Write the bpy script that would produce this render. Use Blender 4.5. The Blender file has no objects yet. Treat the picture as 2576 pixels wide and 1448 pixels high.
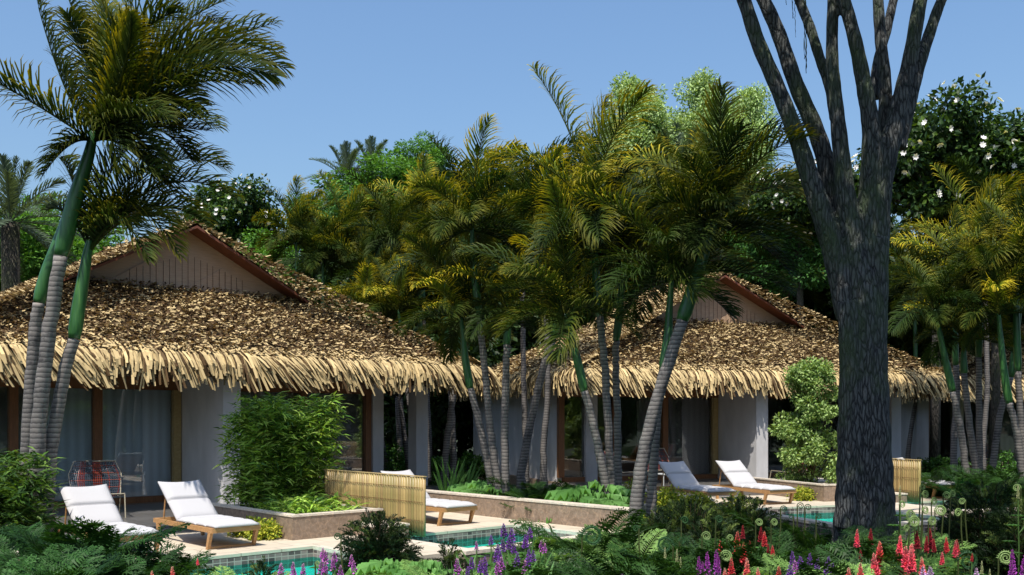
import bpy, math, random
import numpy as np
from mathutils import Vector, Matrix
R = math.radians
random.seed(7); rng = np.random.default_rng(7)

# ------------------------------------------------------------------ camera, sky, sun
sc = bpy.context.scene
F = 2450.0; HX = 1288.0; HY = 1052.0; EYE = 1.8
cam = bpy.data.cameras.new('camera'); camo = bpy.data.objects.new('camera', cam)
sc.collection.objects.link(camo); sc.camera = camo
camo.location = (0, 0, EYE); camo.rotation_euler = (R(90), 0, 0)
cam.sensor_width = 36; cam.lens = F / 2576 * 36; cam.shift_y = (HY - 724) / 2576
cam.clip_end = 2000; cam.clip_start = 0.05

SUN_EL = 61.0
SUN_H = Vector((-0.27, -0.96, 0)).normalized()      # horizontal direction towards the sun
w = bpy.data.worlds.new('World'); sc.world = w; w.use_nodes = True
nt = w.node_tree; bg = nt.nodes['Background']
sky = nt.nodes.new('ShaderNodeTexSky'); sky.sky_type = 'NISHITA'; sky.sun_disc = False
sky.sun_elevation = R(SUN_EL); sky.sun_rotation = math.atan2(SUN_H.x, SUN_H.y)
sky.air_density = 1.5; sky.dust_density = 3.0; sky.ozone_density = 9.0
nt.links.new(sky.outputs[0], bg.inputs[0]); bg.inputs[1].default_value = 0.14
sl = bpy.data.lights.new('sun', 'SUN'); sl.energy = 5.0; sl.angle = R(0.5); sl.color = (1.0, 0.95, 0.86)
so = bpy.data.objects.new('sun', sl); sc.collection.objects.link(so)
sd = SUN_H * math.cos(R(SUN_EL)) + Vector((0, 0, math.sin(R(SUN_EL))))
so.rotation_euler = (sd).to_track_quat('Z', 'Y').to_euler(); so.location = (0, 0, 30)
sc.view_settings.view_transform = 'Standard'; sc.view_settings.look = 'None'
sc.view_settings.exposure = 0.35; sc.view_settings.gamma = 1
sc.cycles.max_bounces = 6; sc.cycles.diffuse_bounces = 3; sc.cycles.glossy_bounces = 3
sc.cycles.transparent_max_bounces = 8; sc.cycles.transmission_bounces = 4

# ------------------------------------------------------------------ helpers
def P(px, py, d):
    return Vector(((px - HX) / F * d, d, EYE - (py - HY) / F * d))

def tag(o, label=None, cat=None, group=None, kind=None):
    if label: o['label'] = label
    if cat: o['category'] = cat
    if group: o['group'] = group
    if kind: o['kind'] = kind
    return o

def empty(name, loc, rz=0.0):
    o = bpy.data.objects.new(name, None); sc.collection.objects.link(o)
    o.empty_display_size = 0.2
    o.location = loc; o.rotation_euler = (0, 0, rz); return o

def put(name, data, parent=None, loc=(0, 0, 0), rz=0.0, s=1.0):
    o = bpy.data.objects.new(name, data); sc.collection.objects.link(o)
    o.location = loc; o.rotation_euler = (0, 0, rz)
    o.scale = (s, s, s) if not hasattr(s, '__len__') else s
    if parent: o.parent = parent
    return o

def copy_tree(o, parent=None):
    c = o.copy(); sc.collection.objects.link(c); c.parent = parent
    for ch in list(o.children): copy_tree(ch, c)
    return c

def V3(a): return np.array(a, float)
def nrm(a):
    a = np.asarray(a, float); n = np.linalg.norm(a, axis=-1, keepdims=True); return a / np.maximum(n, 1e-9)

class MB:
    """collects vertices, faces and vertex colours of one mesh"""
    def __init__(s): s.v = []; s.f = []; s.c = []; s.n = 0
    def add(s, v, f, c):
        v = np.asarray(v, float).reshape(-1, 3)
        c = np.asarray(c, float)
        if c.ndim == 1: c = np.tile(c[:3], (len(v), 1))
        s.v.append(v); s.c.append(c)
        s.f.extend([tuple(i + s.n for i in q) for q in f]); s.n += len(v)
    def box(s, x0, x1, y0, y1, z0, z1, c=(1, 1, 1)):
        v = [(x, y, z) for z in (z0, z1) for y in (y0, y1) for x in (x0, x1)]
        s.add(v, [(0, 2, 3, 1), (4, 5, 7, 6), (0, 1, 5, 4), (2, 6, 7, 3), (0, 4, 6, 2), (1, 3, 7, 5)], c)
    def tube(s, pts, rad, seg=8, c=(1, 1, 1), caps=True):
        pts = np.asarray([tuple(p) for p in pts], float); n = len(pts)
        rad = np.full(n, rad) if np.isscalar(rad) else np.asarray(rad, float)
        t = np.gradient(pts, axis=0); t = nrm(t)
        ref = V3((0, 0, 1)) if abs(t[0][2]) < .9 else V3((1, 0, 0))
        a = nrm(np.cross(t[0], ref)); vs = []
        for i in range(n):
            a = nrm(a - t[i] * np.dot(a, t[i])); b = np.cross(t[i], a)
            for k in range(seg):
                th = 2 * math.pi * k / seg
                vs.append(pts[i] + rad[i] * (a * math.cos(th) + b * math.sin(th)))
        f = []
        for i in range(n - 1):
            for k in range(seg):
                k2 = (k + 1) % seg
                f.append((i * seg + k, i * seg + k2, (i + 1) * seg + k2, (i + 1) * seg + k))
        if caps:
            f.append(tuple(range(seg - 1, -1, -1))); f.append(tuple((n - 1) * seg + k for k in range(seg)))
        s.add(vs, f, c)
    def leaves(s, p, d, nn, l, w, c, bend=0.12):
        """rhombic leaves: base p, direction d, normal nn, length l, half width w"""
        p = np.asarray(p, float); d = nrm(d); N = len(p)
        sd_ = nrm(np.cross(d, nn)); nn = nrm(np.cross(sd_, d))
        l = np.broadcast_to(np.asarray(l, float), (N,))[:, None]; w = np.broadcast_to(np.asarray(w, float), (N,))[:, None]
        m = p + d * l * .45
        v = np.stack([p, m + sd_ * w, p + d * l - nn * l * bend, m - sd_ * w], 1).reshape(-1, 3)
        c = np.asarray(c, float)
        if c.ndim == 1: c = np.tile(c, (N, 1))
        s.add(v, [(4 * i, 4 * i + 1, 4 * i + 2, 4 * i + 3) for i in range(N)], np.repeat(c, 4, 0))
    def build(s, name, mat, parent=None, loc=(0, 0, 0), smooth=False, link=True, rz=0.0):
        me = bpy.data.meshes.new(name)
        v = np.concatenate(s.v); me.from_pydata(v.tolist(), [], s.f)
        ca = me.color_attributes.new('Col', 'FLOAT_COLOR', 'POINT')
        c = np.ones((len(v), 4), np.float32); c[:, :3] = np.concatenate(s.c)
        ca.data.foreach_set('color', c.ravel())
        me.materials.append(mat)
        if smooth: me.polygons.foreach_set('use_smooth', [True] * len(me.polygons))
        me.update()
        if not link: return me
        return put(name, me, parent, loc, rz)

def unit(n):
    return nrm(rng.normal(size=(n, 3)))

# ------------------------------------------------------------------ materials
def base_mat(name):
    m = bpy.data.materials.new(name); m.use_nodes = True
    return m, m.node_tree, m.node_tree.nodes['Principled BSDF']

def N(nt, t, **kw):
    n = nt.nodes.new(t)
    for k, v in kw.items(): setattr(n, k, v)
    return n

def mixc(nt, a, b, fac, mode='MIX'):
    n = N(nt, 'ShaderNodeMix', data_type='RGBA', blend_type=mode)
    for sock, val in ((n.inputs[6], a), (n.inputs[7], b), (n.inputs[0], fac)):
        if isinstance(val, bpy.types.NodeSocket): nt.links.new(val, sock)
        elif isinstance(val, (tuple, list)): sock.default_value = (*val[:3], 1)
        else: sock.default_value = val
    return n.outputs[2]

def coords(nt, scale=(1, 1, 1), rot=(0, 0, 0)):
    tc = N(nt, 'ShaderNodeTexCoord'); mp = N(nt, 'ShaderNodeMapping')
    mp.inputs['Scale'].default_value = scale; mp.inputs['Rotation'].default_value = rot
    nt.links.new(tc.outputs['Object'], mp.inputs[0]); return mp.outputs[0]

def noise(nt, vec, scale, detail=4, rough=.55):
    n = N(nt, 'ShaderNodeTexNoise'); n.inputs['Scale'].default_value = scale
    n.inputs['Detail'].default_value = detail; n.inputs['Roughness'].default_value = rough
    if vec is not None: nt.links.new(vec, n.inputs['Vector'])
    return n.outputs[0]

def ramp(nt, fac, stops):
    r = N(nt, 'ShaderNodeValToRGB'); nt.links.new(fac, r.inputs[0])
    while len(r.color_ramp.elements) < len(stops): r.color_ramp.elements.new(.5)
    for e, (p, c) in zip(r.color_ramp.elements, stops):
        e.position = p; e.color = (*c, 1) if len(c) == 3 else c
    return r.outputs[0]

def bump(nt, b, h, strength=.4, dist=.02):
    n = N(nt, 'ShaderNodeBump'); n.inputs['Strength'].default_value = strength; n.inputs['Distance'].default_value = dist
    nt.links.new(h, n.inputs['Height']); nt.links.new(n.outputs[0], b.inputs['Normal'])

def attr_mat(name, rough=.7, transl=0.0, spec=.3, jitter=.25, hue=0.0):
    """vertex-coloured material with per-object brightness variation; optional leaf translucency"""
    m, nt, b = base_mat(name)
    at = N(nt, 'ShaderNodeAttribute', attribute_name='Col')
    oi = N(nt, 'ShaderNodeObjectInfo')
    mr = N(nt, 'ShaderNodeMapRange'); nt.links.new(oi.outputs['Random'], mr.inputs[0])
    mr.inputs[3].default_value = 1 - jitter; mr.inputs[4].default_value = 1 + jitter
    hs = N(nt, 'ShaderNodeHueSaturation'); nt.links.new(at.outputs[0], hs.inputs['Color']); nt.links.new(mr.outputs[0], hs.inputs['Value'])
    col = hs.outputs[0]
    nt.links.new(col, b.inputs['Base Color'])
    b.inputs['Roughness'].default_value = rough; b.inputs['Specular IOR Level'].default_value = spec
    if transl > 0:
        tr = N(nt, 'ShaderNodeBsdfTranslucent')
        g = mixc(nt, col, (1.0, .95, .35), 1.0, 'MULTIPLY')
        br = N(nt, 'ShaderNodeHueSaturation'); br.inputs['Value'].default_value = 1.6; nt.links.new(g, br.inputs['Color'])
        nt.links.new(br.outputs[0], tr.inputs[0])
        mx = N(nt, 'ShaderNodeMixShader'); mx.inputs[0].default_value = transl
        nt.links.new(b.outputs[0], mx.inputs[1]); nt.links.new(tr.outputs[0], mx.inputs[2])
        nt.links.new(mx.outputs[0], nt.nodes['Material Output'].inputs[0])
    return m

M = {}
M['palm'] = attr_mat('palm_leaf', .55, .25, .12, .18)
M['leaf'] = attr_mat('leaf', .5, .28, .2, .15)
M['petal'] = attr_mat('petal', .6, .25, .3, .12)
M['thatch'] = attr_mat('thatch', .75, 0, .25, .0)
M['bamboo'] = attr_mat('bamboo_pole', .45, 0, .4, .05)
M['cloth'] = attr_mat('cushion_fabric', .9, 0, .1, .0)
M['metal'] = attr_mat('painted_tube', .35, 0, .5, .0)

def wood(name, c1, c2, sc_=(1, 1, 12), rough=.5, planks=None):
    m, nt, b = base_mat(name)
    v = coords(nt, sc_); n = noise(nt, v, 3, 5, .6)
    col = ramp(nt, n, [(.3, c1), (.7, c2)])
    nt.links.new(col, b.inputs['Base Color']); b.inputs['Roughness'].default_value = rough
    bump(nt, b, n, .25, .01); return m
M['teak'] = wood('teak', (.30, .15, .055), (.48, .27, .11), (2, 14, 14))
M['post'] = wood('post_wood', (.13, .05, .016), (.24, .10, .035), (14, 14, 1.5), .5)
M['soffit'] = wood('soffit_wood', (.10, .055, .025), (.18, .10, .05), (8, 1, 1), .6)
M['rake'] = wood('rake_board', (.11, .032, .016), (.19, .06, .028), (3, 3, 3), .6)
M['gable'] = wood('gable_board', (.31, .195, .12), (.42, .28, .18), (1.2, 1, 16), .6)

def plaster(name, c):
    m, nt, b = base_mat(name)
    n = noise(nt, coords(nt, (1, 1, .45)), 1.6, 8, .65)
    nt.links.new(ramp(nt, n, [(.3, tuple(x * .76 for x in c)), (.65, c)]), b.inputs['Base Color'])
    b.inputs['Roughness'].default_value = .9
    n2 = noise(nt, coords(nt), 60, 3); bump(nt, b, n2, .15, .01); return m
M['plaster'] = plaster('white_plaster', (.56, .545, .545))
M['curtain'] = None
def curtain(name, c):
    m, nt, b = base_mat(name)
    wv = N(nt, 'ShaderNodeTexWave', wave_type='BANDS', bands_direction='X'); wv.inputs['Scale'].default_value = 1.6
    wv.inputs['Distortion'].default_value = .6; nt.links.new(coords(nt), wv.inputs[0])
    nt.links.new(mixc(nt, tuple(x * .8 for x in c), c, wv.outputs['Fac']), b.inputs['Base Color'])
    b.inputs['Roughness'].default_value = .95; return m
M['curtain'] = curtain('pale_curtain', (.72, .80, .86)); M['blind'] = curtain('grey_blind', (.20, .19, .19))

def glass():
    m, nt, b = base_mat('window_glass'); nt.nodes.remove(b)
    tr = N(nt, 'ShaderNodeBsdfTransparent'); tr.inputs[0].default_value = (.93, .95, .95, 1)
    gl = N(nt, 'ShaderNodeBsdfGlossy'); gl.inputs['Roughness'].default_value = .01
    fr = N(nt, 'ShaderNodeFresnel'); fr.inputs[0].default_value = 1.6
    ad = N(nt, 'ShaderNodeMath', operation='ADD'); ad.inputs[1].default_value = .04; nt.links.new(fr.outputs[0], ad.inputs[0])
    mx = N(nt, 'ShaderNodeMixShader'); nt.links.new(ad.outputs[0], mx.inputs[0])
    nt.links.new(tr.outputs[0], mx.inputs[1]); nt.links.new(gl.outputs[0], mx.inputs[2])
    nt.links.new(mx.outputs[0], nt.nodes['Material Output'].inputs[0]); return m
M['glass'] = glass()

def water():
    m, nt, b = base_mat('pool_water'); nt.nodes.remove(b)
    tr = N(nt, 'ShaderNodeBsdfTransparent'); tr.inputs[0].default_value = (.30, .92, .88, 1)
    gl = N(nt, 'ShaderNodeBsdfGlossy'); gl.inputs['Roughness'].default_value = .03
    fr = N(nt, 'ShaderNodeFresnel'); fr.inputs[0].default_value = 1.33
    mu = N(nt, 'ShaderNodeMath', operation='MULTIPLY'); mu.inputs[1].default_value = .35; nt.links.new(fr.outputs[0], mu.inputs[0])
    mx = N(nt, 'ShaderNodeMixShader'); nt.links.new(mu.outputs[0], mx.inputs[0])
    nt.links.new(tr.outputs[0], mx.inputs[1]); nt.links.new(gl.outputs[0], mx.inputs[2])
    bp = N(nt, 'ShaderNodeBump'); bp.inputs['Strength'].default_value = .5; bp.inputs['Distance'].default_value = .03
    n = noise(nt, coords(nt, (1.5, 5, 1), (0, 0, R(20))), 3, 3); nt.links.new(n, bp.inputs['Height'])
    for x in (gl, fr): nt.links.new(bp.outputs[0], x.inputs['Normal'])
    nt.links.new(mx.outputs[0], nt.nodes['Material Output'].inputs[0]); return m
M['water'] = water()

def basin():
    m, nt, b = base_mat('pool_basin_paint')
    n = noise(nt, coords(nt, (1.2, 6, 1), (0, 0, R(15))), 5, 3, .5)
    nt.links.new(ramp(nt, n, [(.35, (.01, .50, .48)), (.6, (.05, .72, .66))]), b.inputs['Base Color'])
    b.inputs['Roughness'].default_value = .6; return m
M['basin'] = basin()

def brick_mat(name, c1, c2, mort, bw, bh, ms, noise_amt=.3, rough=.6, offset=.0, rot=(0, 0, 0)):
    m, nt, b = base_mat(name)
    br = N(nt, 'ShaderNodeTexBrick'); nt.links.new(coords(nt, (1, 1, 1), rot), br.inputs['Vector'])
    br.offset = offset; br.inputs['Scale'].default_value = 1
    br.inputs['Brick Width'].default_value = bw; br.inputs['Row Height'].default_value = bh; br.inputs['Mortar Size'].default_value = ms
    br.inputs['Color1'].default_value = (*c1, 1); br.inputs['Color2'].default_value = (*c2, 1); br.inputs['Mortar'].default_value = (*mort, 1)
    br.inputs['Bias'].default_value = 0
    n = noise(nt, coords(nt), 3, 6, .65)
    col = mixc(nt, br.outputs[0], ramp(nt, n, [(.25, (.55, .52, .48)), (.75, (1.1, 1.08, 1.05))]), noise_amt * 2, 'MULTIPLY')
    nt.links.new(col, b.inputs['Base Color']); b.inputs['Roughness'].default_value = rough
    bump(nt, b, br.outputs[1], -.3, .01); return m
M['deck'] = brick_mat('cream_stone_paving', (.58, .50, .39), (.52, .45, .35), (.33, .28, .22), .6, .6, .010, .2, .65, .5)
M['veranda'] = brick_mat('dark_veranda_tile', (.10, .095, .09), (.12, .115, .11), (.05, .05, .05), .6, .6, .008, .3, .35)
def tile_band():
    m, nt, b = base_mat('pool_mosaic_tile')
    g = N(nt, 'ShaderNodeTexCoord')
    sep = N(nt, 'ShaderNodeSeparateXYZ'); nt.links.new(g.outputs['Object'], sep.inputs[0])
    ad = N(nt, 'ShaderNodeMath', operation='ADD'); nt.links.new(sep.outputs[0], ad.inputs[0]); nt.links.new(sep.outputs[1], ad.inputs[1])
    cb = N(nt, 'ShaderNodeCombineXYZ'); nt.links.new(ad.outputs[0], cb.inputs[0]); nt.links.new(sep.outputs[2], cb.inputs[1])
    br = N(nt, 'ShaderNodeTexBrick'); nt.links.new(cb.outputs[0], br.inputs['Vector']); br.offset = 0
    br.inputs['Scale'].default_value = 1; br.inputs['Brick Width'].default_value = .1; br.inputs['Row Height'].default_value = .1
    br.inputs['Mortar Size'].default_value = .006
    br.inputs['Color1'].default_value = (.055, .04, .04, 1); br.inputs['Color2'].default_value = (.27, .19, .17, 1); br.inputs['Mortar'].default_value = (.36, .29, .25, 1)
    nt.links.new(br.outputs[0], b.inputs['Base Color']); b.inputs['Roughness'].default_value = .6; b.inputs['Specular IOR Level'].default_value = .2; return m
M['tile'] = tile_band()

def stone(name, a, c, scale=9):
    m, nt, b = base_mat(name)
    v = coords(nt)
    vo = N(nt, 'ShaderNodeTexVoronoi', feature='DISTANCE_TO_EDGE'); vo.inputs['Scale'].default_value = scale
    wn = N(nt, 'ShaderNodeTexNoise'); wn.inputs['Scale'].default_value = 4; nt.links.new(v, wn.inputs[0])
    nt.links.new(mixc(nt, v, wn.outputs['Color'], .25), vo.inputs['Vector'])
    n = noise(nt, v, 14, 8, .7)
    c1 = ramp(nt, n, [(.28, a), (.72, c)])
    vein = ramp(nt, vo.outputs[0], [(0.0, (1.5, 1.4, 1.25)), (.06, (1, 1, 1))])
    nt.links.new(mixc(nt, c1, vein, .7, 'MULTIPLY'), b.inputs['Base Color'])
    b.inputs['Roughness'].default_value = .6; bump(nt, b, n, .35, .01); return m
M['stone'] = stone('veined_brown_stone', (.13, .09, .06), (.30, .22, .16))
M['cap'] = stone('pale_coping_stone', (.42, .36, .29), (.62, .55, .46))

def ground_mat():
    m, nt, b = base_mat('garden_soil')
    n = noise(nt, coords(nt), .6, 8, .65); n2 = noise(nt, coords(nt), 9, 6, .7)
    c = mixc(nt, ramp(nt, n, [(.4, (.03, .024, .015)), (.6, (.035, .07, .012))]), ramp(nt, n2, [(.3, (.4, .4, .4)), (.7, (1.3, 1.3, 1.3))]), 1, 'MULTIPLY')
    nt.links.new(c, b.inputs['Base Color']); b.inputs['Roughness'].default_value = .95; bump(nt, b, n2, .8, .06); return m
M['soil'] = ground_mat()

def trunk_mat():
    m, nt, b = base_mat('palm_trunk_bark')
    v = coords(nt)
    wv = N(nt, 'ShaderNodeTexWave', wave_type='BANDS', bands_direction='Z', wave_profile='SAW'); wv.inputs['Scale'].default_value = 4.6
    wv.inputs['Distortion'].default_value = 1.6; wv.inputs['Detail'].default_value = 2; wv.inputs['Detail Scale'].default_value = 2.5
    nt.links.new(v, wv.inputs[0])
    n = noise(nt, v, 5, 5, .6)
    c = ramp(nt, wv.outputs['Fac'], [(0, (.035, .032, .033)), (.35, (.15, .135, .125)), (.9, (.27, .245, .225))])
    c = mixc(nt, c, ramp(nt, n, [(.32, (.28, .28, .30)), (.42, (.75, .75, .76)), (.65, (1.15, 1.12, 1.08))]), .95, 'MULTIPLY')
    nt.links.new(c, b.inputs['Base Color']); b.inputs['Roughness'].default_value = .85
    bump(nt, b, wv.outputs['Fac'], .7, .02); return m
M['ptrunk'] = trunk_mat()
def shaft_mat():
    m, nt, b = base_mat('palm_crownshaft')
    n = noise(nt, coords(nt, (9, 9, .7)), 2, 4)
    nt.links.new(ramp(nt, n, [(.3, (.012, .055, .014)), (.6, (.03, .11, .025)), (.8, (.10, .22, .05))]), b.inputs['Base Color'])
    b.inputs['Roughness'].default_value = .4; return m
M['shaft'] = shaft_mat()
def bark_mat(name, dark, light, moss, sc_=(24, 24, 4.6)):
    m, nt, b = base_mat(name)
    v = coords(nt, sc_)
    vo = N(nt, 'ShaderNodeTexVoronoi', feature='DISTANCE_TO_EDGE'); vo.inputs['Scale'].default_value = 1.6
    wn = N(nt, 'ShaderNodeTexNoise'); wn.inputs['Scale'].default_value = 1.2; wn.inputs['Detail'].default_value = 4; nt.links.new(v, wn.inputs[0])
    nt.links.new(mixc(nt, v, wn.outputs['Color'], .45), vo.inputs['Vector'])
    n = noise(nt, v, 2.2, 8, .7)
    h = N(nt, 'ShaderNodeMath', operation='MULTIPLY'); nt.links.new(ramp(nt, vo.outputs[0], [(0, (0, 0, 0)), (.22, (1, 1, 1))]), h.inputs[0]); nt.links.new(n, h.inputs[1])
    c = ramp(nt, h.outputs[0], [(.05, dark), (.55, light)])
    mn = noise(nt, coords(nt, (1, 1, .5)), 1.3, 6, .7)
    c = mixc(nt, c, moss, ramp(nt, mn, [(.46, (0, 0, 0)), (.62, (.8, .8, .8))]))
    nt.links.new(c, b.inputs['Base Color']); b.inputs['Roughness'].default_value = .9
    bump(nt, b, h.outputs[0], 1.0, .07); return m
M['bark'] = bark_mat('big_tree_bark', (.010, .011, .012), (.135, .14, .135), (.055, .085, .030))
M['bark2'] = bark_mat('thin_bark', (.03, .025, .02), (.12, .10, .08), (.05, .06, .02))

# ------------------------------------------------------------------ ground
mb = MB(); mb.add([(-300, -60, 0), (300, -60, 0), (300, 500, 0), (-300, 500, 0)], [(0, 1, 2, 3)], (1, 1, 1))
tag(mb.build('ground', M['soil'], loc=(0, 0, -.3)), kind='structure')

# ------------------------------------------------------------------ villas
GV = 1.0; ZE = 3.04; ZG = 4.78; ZR = 6.22; XE = 6.2; YF = -2.3; YB = 8.7; XG = 2.75; YGB = YB - (GV - YF)
TAN = V3((.45, .335, .165)); DK = V3((.085, .048, .018))
def roof_planes():
    f = [(-XE, YF, ZE), (XE, YF, ZE), (XG, GV, ZG), (-XG, GV, ZG)]
    b = [(XE, YB, ZE), (-XE, YB, ZE), (-XG, YGB, ZG), (XG, YGB, ZG)]
    # side planes: ridge over gable front, hexagon-like
    def side(s):
        return [(s * XE, YF, ZE), (s * XE, YB, ZE), (s * XG, YGB, ZG), (s * .0, YGB + .5, ZR), (s * .0, GV - .5, ZR), (s * (XG + .1), GV - .5, ZG - .05), (s * XG, GV, ZG)]
    return f, b, side
def scatter_tri(a, b, c, n):
    u = rng.random((n, 1)); v = rng.random((n, 1)); k = (u + v) > 1; u = np.where(k, 1 - u, u); v = np.where(k, 1 - v, v)
    return a + (b - a) * u + (c - a) * v
def chips(mb, poly, dens, down, nor, off=.09):
    poly = [V3(p) for p in poly]; a = poly[0]
    for i in range(1, len(poly) - 1):
        b, c = poly[i], poly[i + 1]; ar = np.linalg.norm(np.cross(b - a, c - a)) / 2
        n = int(ar * dens)
        if n < 1: continue
        p = scatter_tri(a, b, c, n) + nor * rng.uniform(0.0, off, (n, 1))
        d = down + nrm(np.cross(nor, down)) * rng.normal(0, .75, (n, 1)) + nor * rng.uniform(-.05, 1.1, (n, 1))
        nn = nor + rng.normal(0, .45, (n, 3))
        k = rng.random((n, 1)); lit = rng.uniform(.75, 1.15, (n, 1))  # random tone spread per chip
        c_ = np.where(k < .40, DK * lit, TAN * lit)
        l = rng.uniform(.05, .13, n); wd = rng.uniform(.013, .026, n)
        s_ = nrm(np.cross(nrm(d), nn)); d = nrm(d)
        L = l[:, None]; W = wd[:, None]
        v = np.stack([p - s_ * W, p + s_ * W, p + d * L + s_ * W * .8, p + d * L - s_ * W * .8], 1).reshape(-1, 3)
        mb.add(v, [(4 * j, 4 * j + 1, 4 * j + 2, 4 * j + 3) for j in range(n)], np.repeat(c_, 4, 0))
def fringe(mb, a, b, out, n, z_lo=2.26, slope=.47, phase=0.0):
    a = V3(a); b = V3(b); al = nrm(b - a); out = V3(out); ln = np.linalg.norm(b - a)
    for j in range(n):
        t = rng.random(); p = a + (b - a) * t
        lay = rng.random(); o = .14 * lay - .04
        flow = .26 * math.sin(t * ln * 1.1 + phase) + .22 * math.sin(t * ln * 2.9 + 1 + phase) + .30 + rng.normal(0, .13)
        up = rng.uniform(.05, .45); L = rng.uniform(.62, 1.05)
        zend = z_lo + rng.random() ** .8 * .55 + .10 * (1 - lay)
        q0 = p - out * up + V3((0, 0, up * slope + .03 + o * .6))
        q1 = p + out * (.02 + o) + V3((0, 0, .0)) + al * flow * .12
        dz = q1[2] - zend
        q2 = q1 + out * (.10 + .04 * lay) - V3((0, 0, dz * .5)) + al * flow * .5 * dz
        q3 = q1 + out * (.13 + .08 * rng.random()) - V3((0, 0, dz)) + al * flow * 1.1 * dz
        w_ = rng.uniform(.016, .034); s_ = nrm(al + out * rng.normal(0, .35))
        k = rng.random(); c = (TAN * rng.uniform(.85, 1.35)) if k > .22 else DK * rng.uniform(.7, 1.3)
        c = c * (1.0 if lay > .35 else .4)  # recessed inner strips darkened, shade put into their colour
        pts = [q0, q1, q2, q3]; vs = []
        for i, q in enumerate(pts):
            ww = w_ * (1, 1, .95, .8)[i]; vs += [q - s_ * ww, q + s_ * ww]
        mb.add(vs, [(0, 1, 3, 2), (2, 3, 5, 4), (4, 5, 7, 6)], c)

def make_roof_meshes():
    f, b, side = roof_planes(); out = {}
    mb = MB(); c = (.06, .035, .014)
    for q in (f, b): mb.add(q, [(0, 1, 2, 3)], c)
    for s_ in (-1, 1):
        q = side(s_); mb.add(q, [tuple(range(7)) if s_ < 0 else tuple(range(6, -1, -1))], c)
    # inner skirt of the eave so the thatch has real thickness
    e = [(-XE, YF), (XE, YF), (XE, YB), (-XE, YB)]; k = .96
    for i in range(4):
        x0, y0 = e[i]; x1, y1 = e[(i + 1) % 4]; cy = (YF + YB) / 2
        ix = lambda x: x * k; iy = lambda y: cy + (y - cy) * k
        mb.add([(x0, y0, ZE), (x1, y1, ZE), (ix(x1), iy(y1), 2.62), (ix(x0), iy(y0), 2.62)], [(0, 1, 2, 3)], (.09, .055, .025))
    nf = nrm(np.cross(V3(f[1]) - V3(f[0]), V3(f[3]) - V3(f[0]))); down = nrm(V3(f[0]) - V3(f[3])); down = nrm(V3((0, GV - YF, ZG - ZE)) * -1)
    chips(mb, f, 400, down, nf)
    nb = V3((0, -nf[1], nf[2])); chips(mb, b, 60, V3((0, -down[1], down[2])), nb)
    for s_, dn in ((-1, 330), (1, 160)):
        dd = nrm(V3((s_ * XE, 0, ZE - ZR))); nn_ = nrm(V3((s_ * (ZR - ZE), 0, XE)))
        chips(mb, side(s_), dn, dd, nn_, .05)
    # tufts along the gable rake and the hips
    for s_ in (-1, 1):
        for (a, b_) in (((0, GV - .5, ZR), (s_ * (XG + .1), GV - .5, ZG - .05)), ((s_ * XG, GV, ZG), (s_ * XE, YF, ZE))):
            a = V3(a); b_ = V3(b_); n = 120
            p = a + (b_ - a) * rng.random((n, 1)) + rng.normal(0, .03, (n, 3)); d = nrm(b_ - a) + rng.normal(0, .5, (n, 3)) + V3((0, 0, .35))
            cc = np.where(rng.random((n, 1)) < .4, DK, TAN)
            mb.leaves(p, d, unit(n) + V3((0, -1, 1)), rng.uniform(.08, .18, n), rng.uniform(.02, .035, n), cc)
    n = 200
    p = np.stack([rng.normal(0, .06, n), rng.uniform(GV - .6, YGB + .6, n), np.full(n, ZR) + rng.uniform(0, .1, n)], 1)
    mb.leaves(p, unit(n), unit(n) + V3((0, 0, 1)), .15, .03, np.where(rng.random((n, 1)) < .4, DK, TAN))
    out['thatch'] = mb.build('thatch_roof', M['thatch'], link=False)
    mb = MB()
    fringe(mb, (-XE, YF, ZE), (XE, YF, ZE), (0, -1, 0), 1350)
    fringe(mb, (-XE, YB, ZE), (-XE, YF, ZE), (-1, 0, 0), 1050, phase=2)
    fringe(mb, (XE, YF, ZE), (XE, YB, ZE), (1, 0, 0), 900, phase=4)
    for s_ in (-1, 1):   # corners fan out
        for k in range(130):
            th = rng.uniform(0, math.pi / 2); o = V3((s_ * math.sin(th), -math.cos(th), 0)); p = V3((s_ * XE, YF, ZE))
            al = V3((math.cos(th), s_ * math.sin(th), 0)); fringe(mb, p - al * .01, p + al * .01, o, 1)
    out['fringe'] = mb.build('eave_fringe', M['thatch'], link=False)
    mb = MB(); mb.add([(-6, YF + .2, 2.66), (6, YF + .2, 2.66), (6, YB - .2, 2.66), (-6, YB - .2, 2.66)], [(0, 3, 2, 1)], (1, 1, 1))
    out['soffit'] = mb.build('ceiling', M['soffit'], link=False)
    # gable: boards with raised diagonal panels
    mb = MB()
    def slab(pts, y0, y1):
        n = len(pts); v = [(x, y0, z) for x, z in pts] + [(x, y1, z) for x, z in pts]
        mb.add(v, [tuple(range(n)), tuple(range(2 * n - 1, n - 1, -1))] + [(i, i + n, (i + 1) % n + n, (i + 1) % n) for i in range(n)], (1, 1, 1))
    slab([(-XG, ZG - .35), (XG, ZG - .35), (XG, ZG), (0, ZR - .06), (-XG, ZG)], GV - .02, GV + .05)
    slab([(-2.0, ZG - .1), (0.35, ZG - .1), (-.8, ZG + .62)], GV - .06, GV - .022)
    slab([(-.2, ZG - .1), (2.0, ZG - .1), (.85, ZG + .55)], GV - .045, GV - .021)
    out['gable'] = mb.build('gable', M['gable'], link=False)
    mb = MB()
    for i in range(19):
        x = -1.35 + i * .15 + rng.uniform(-.01, .01); top = ZG + .78 - abs(x) * .35
        mb.box(x - .004, x + .004, GV - .068, GV - .061, ZG - .05, top, (.10, .06, .04))
    out['slat_lines'] = mb.build('slat', M['thatch'], link=False)
    mb = MB()
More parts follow.
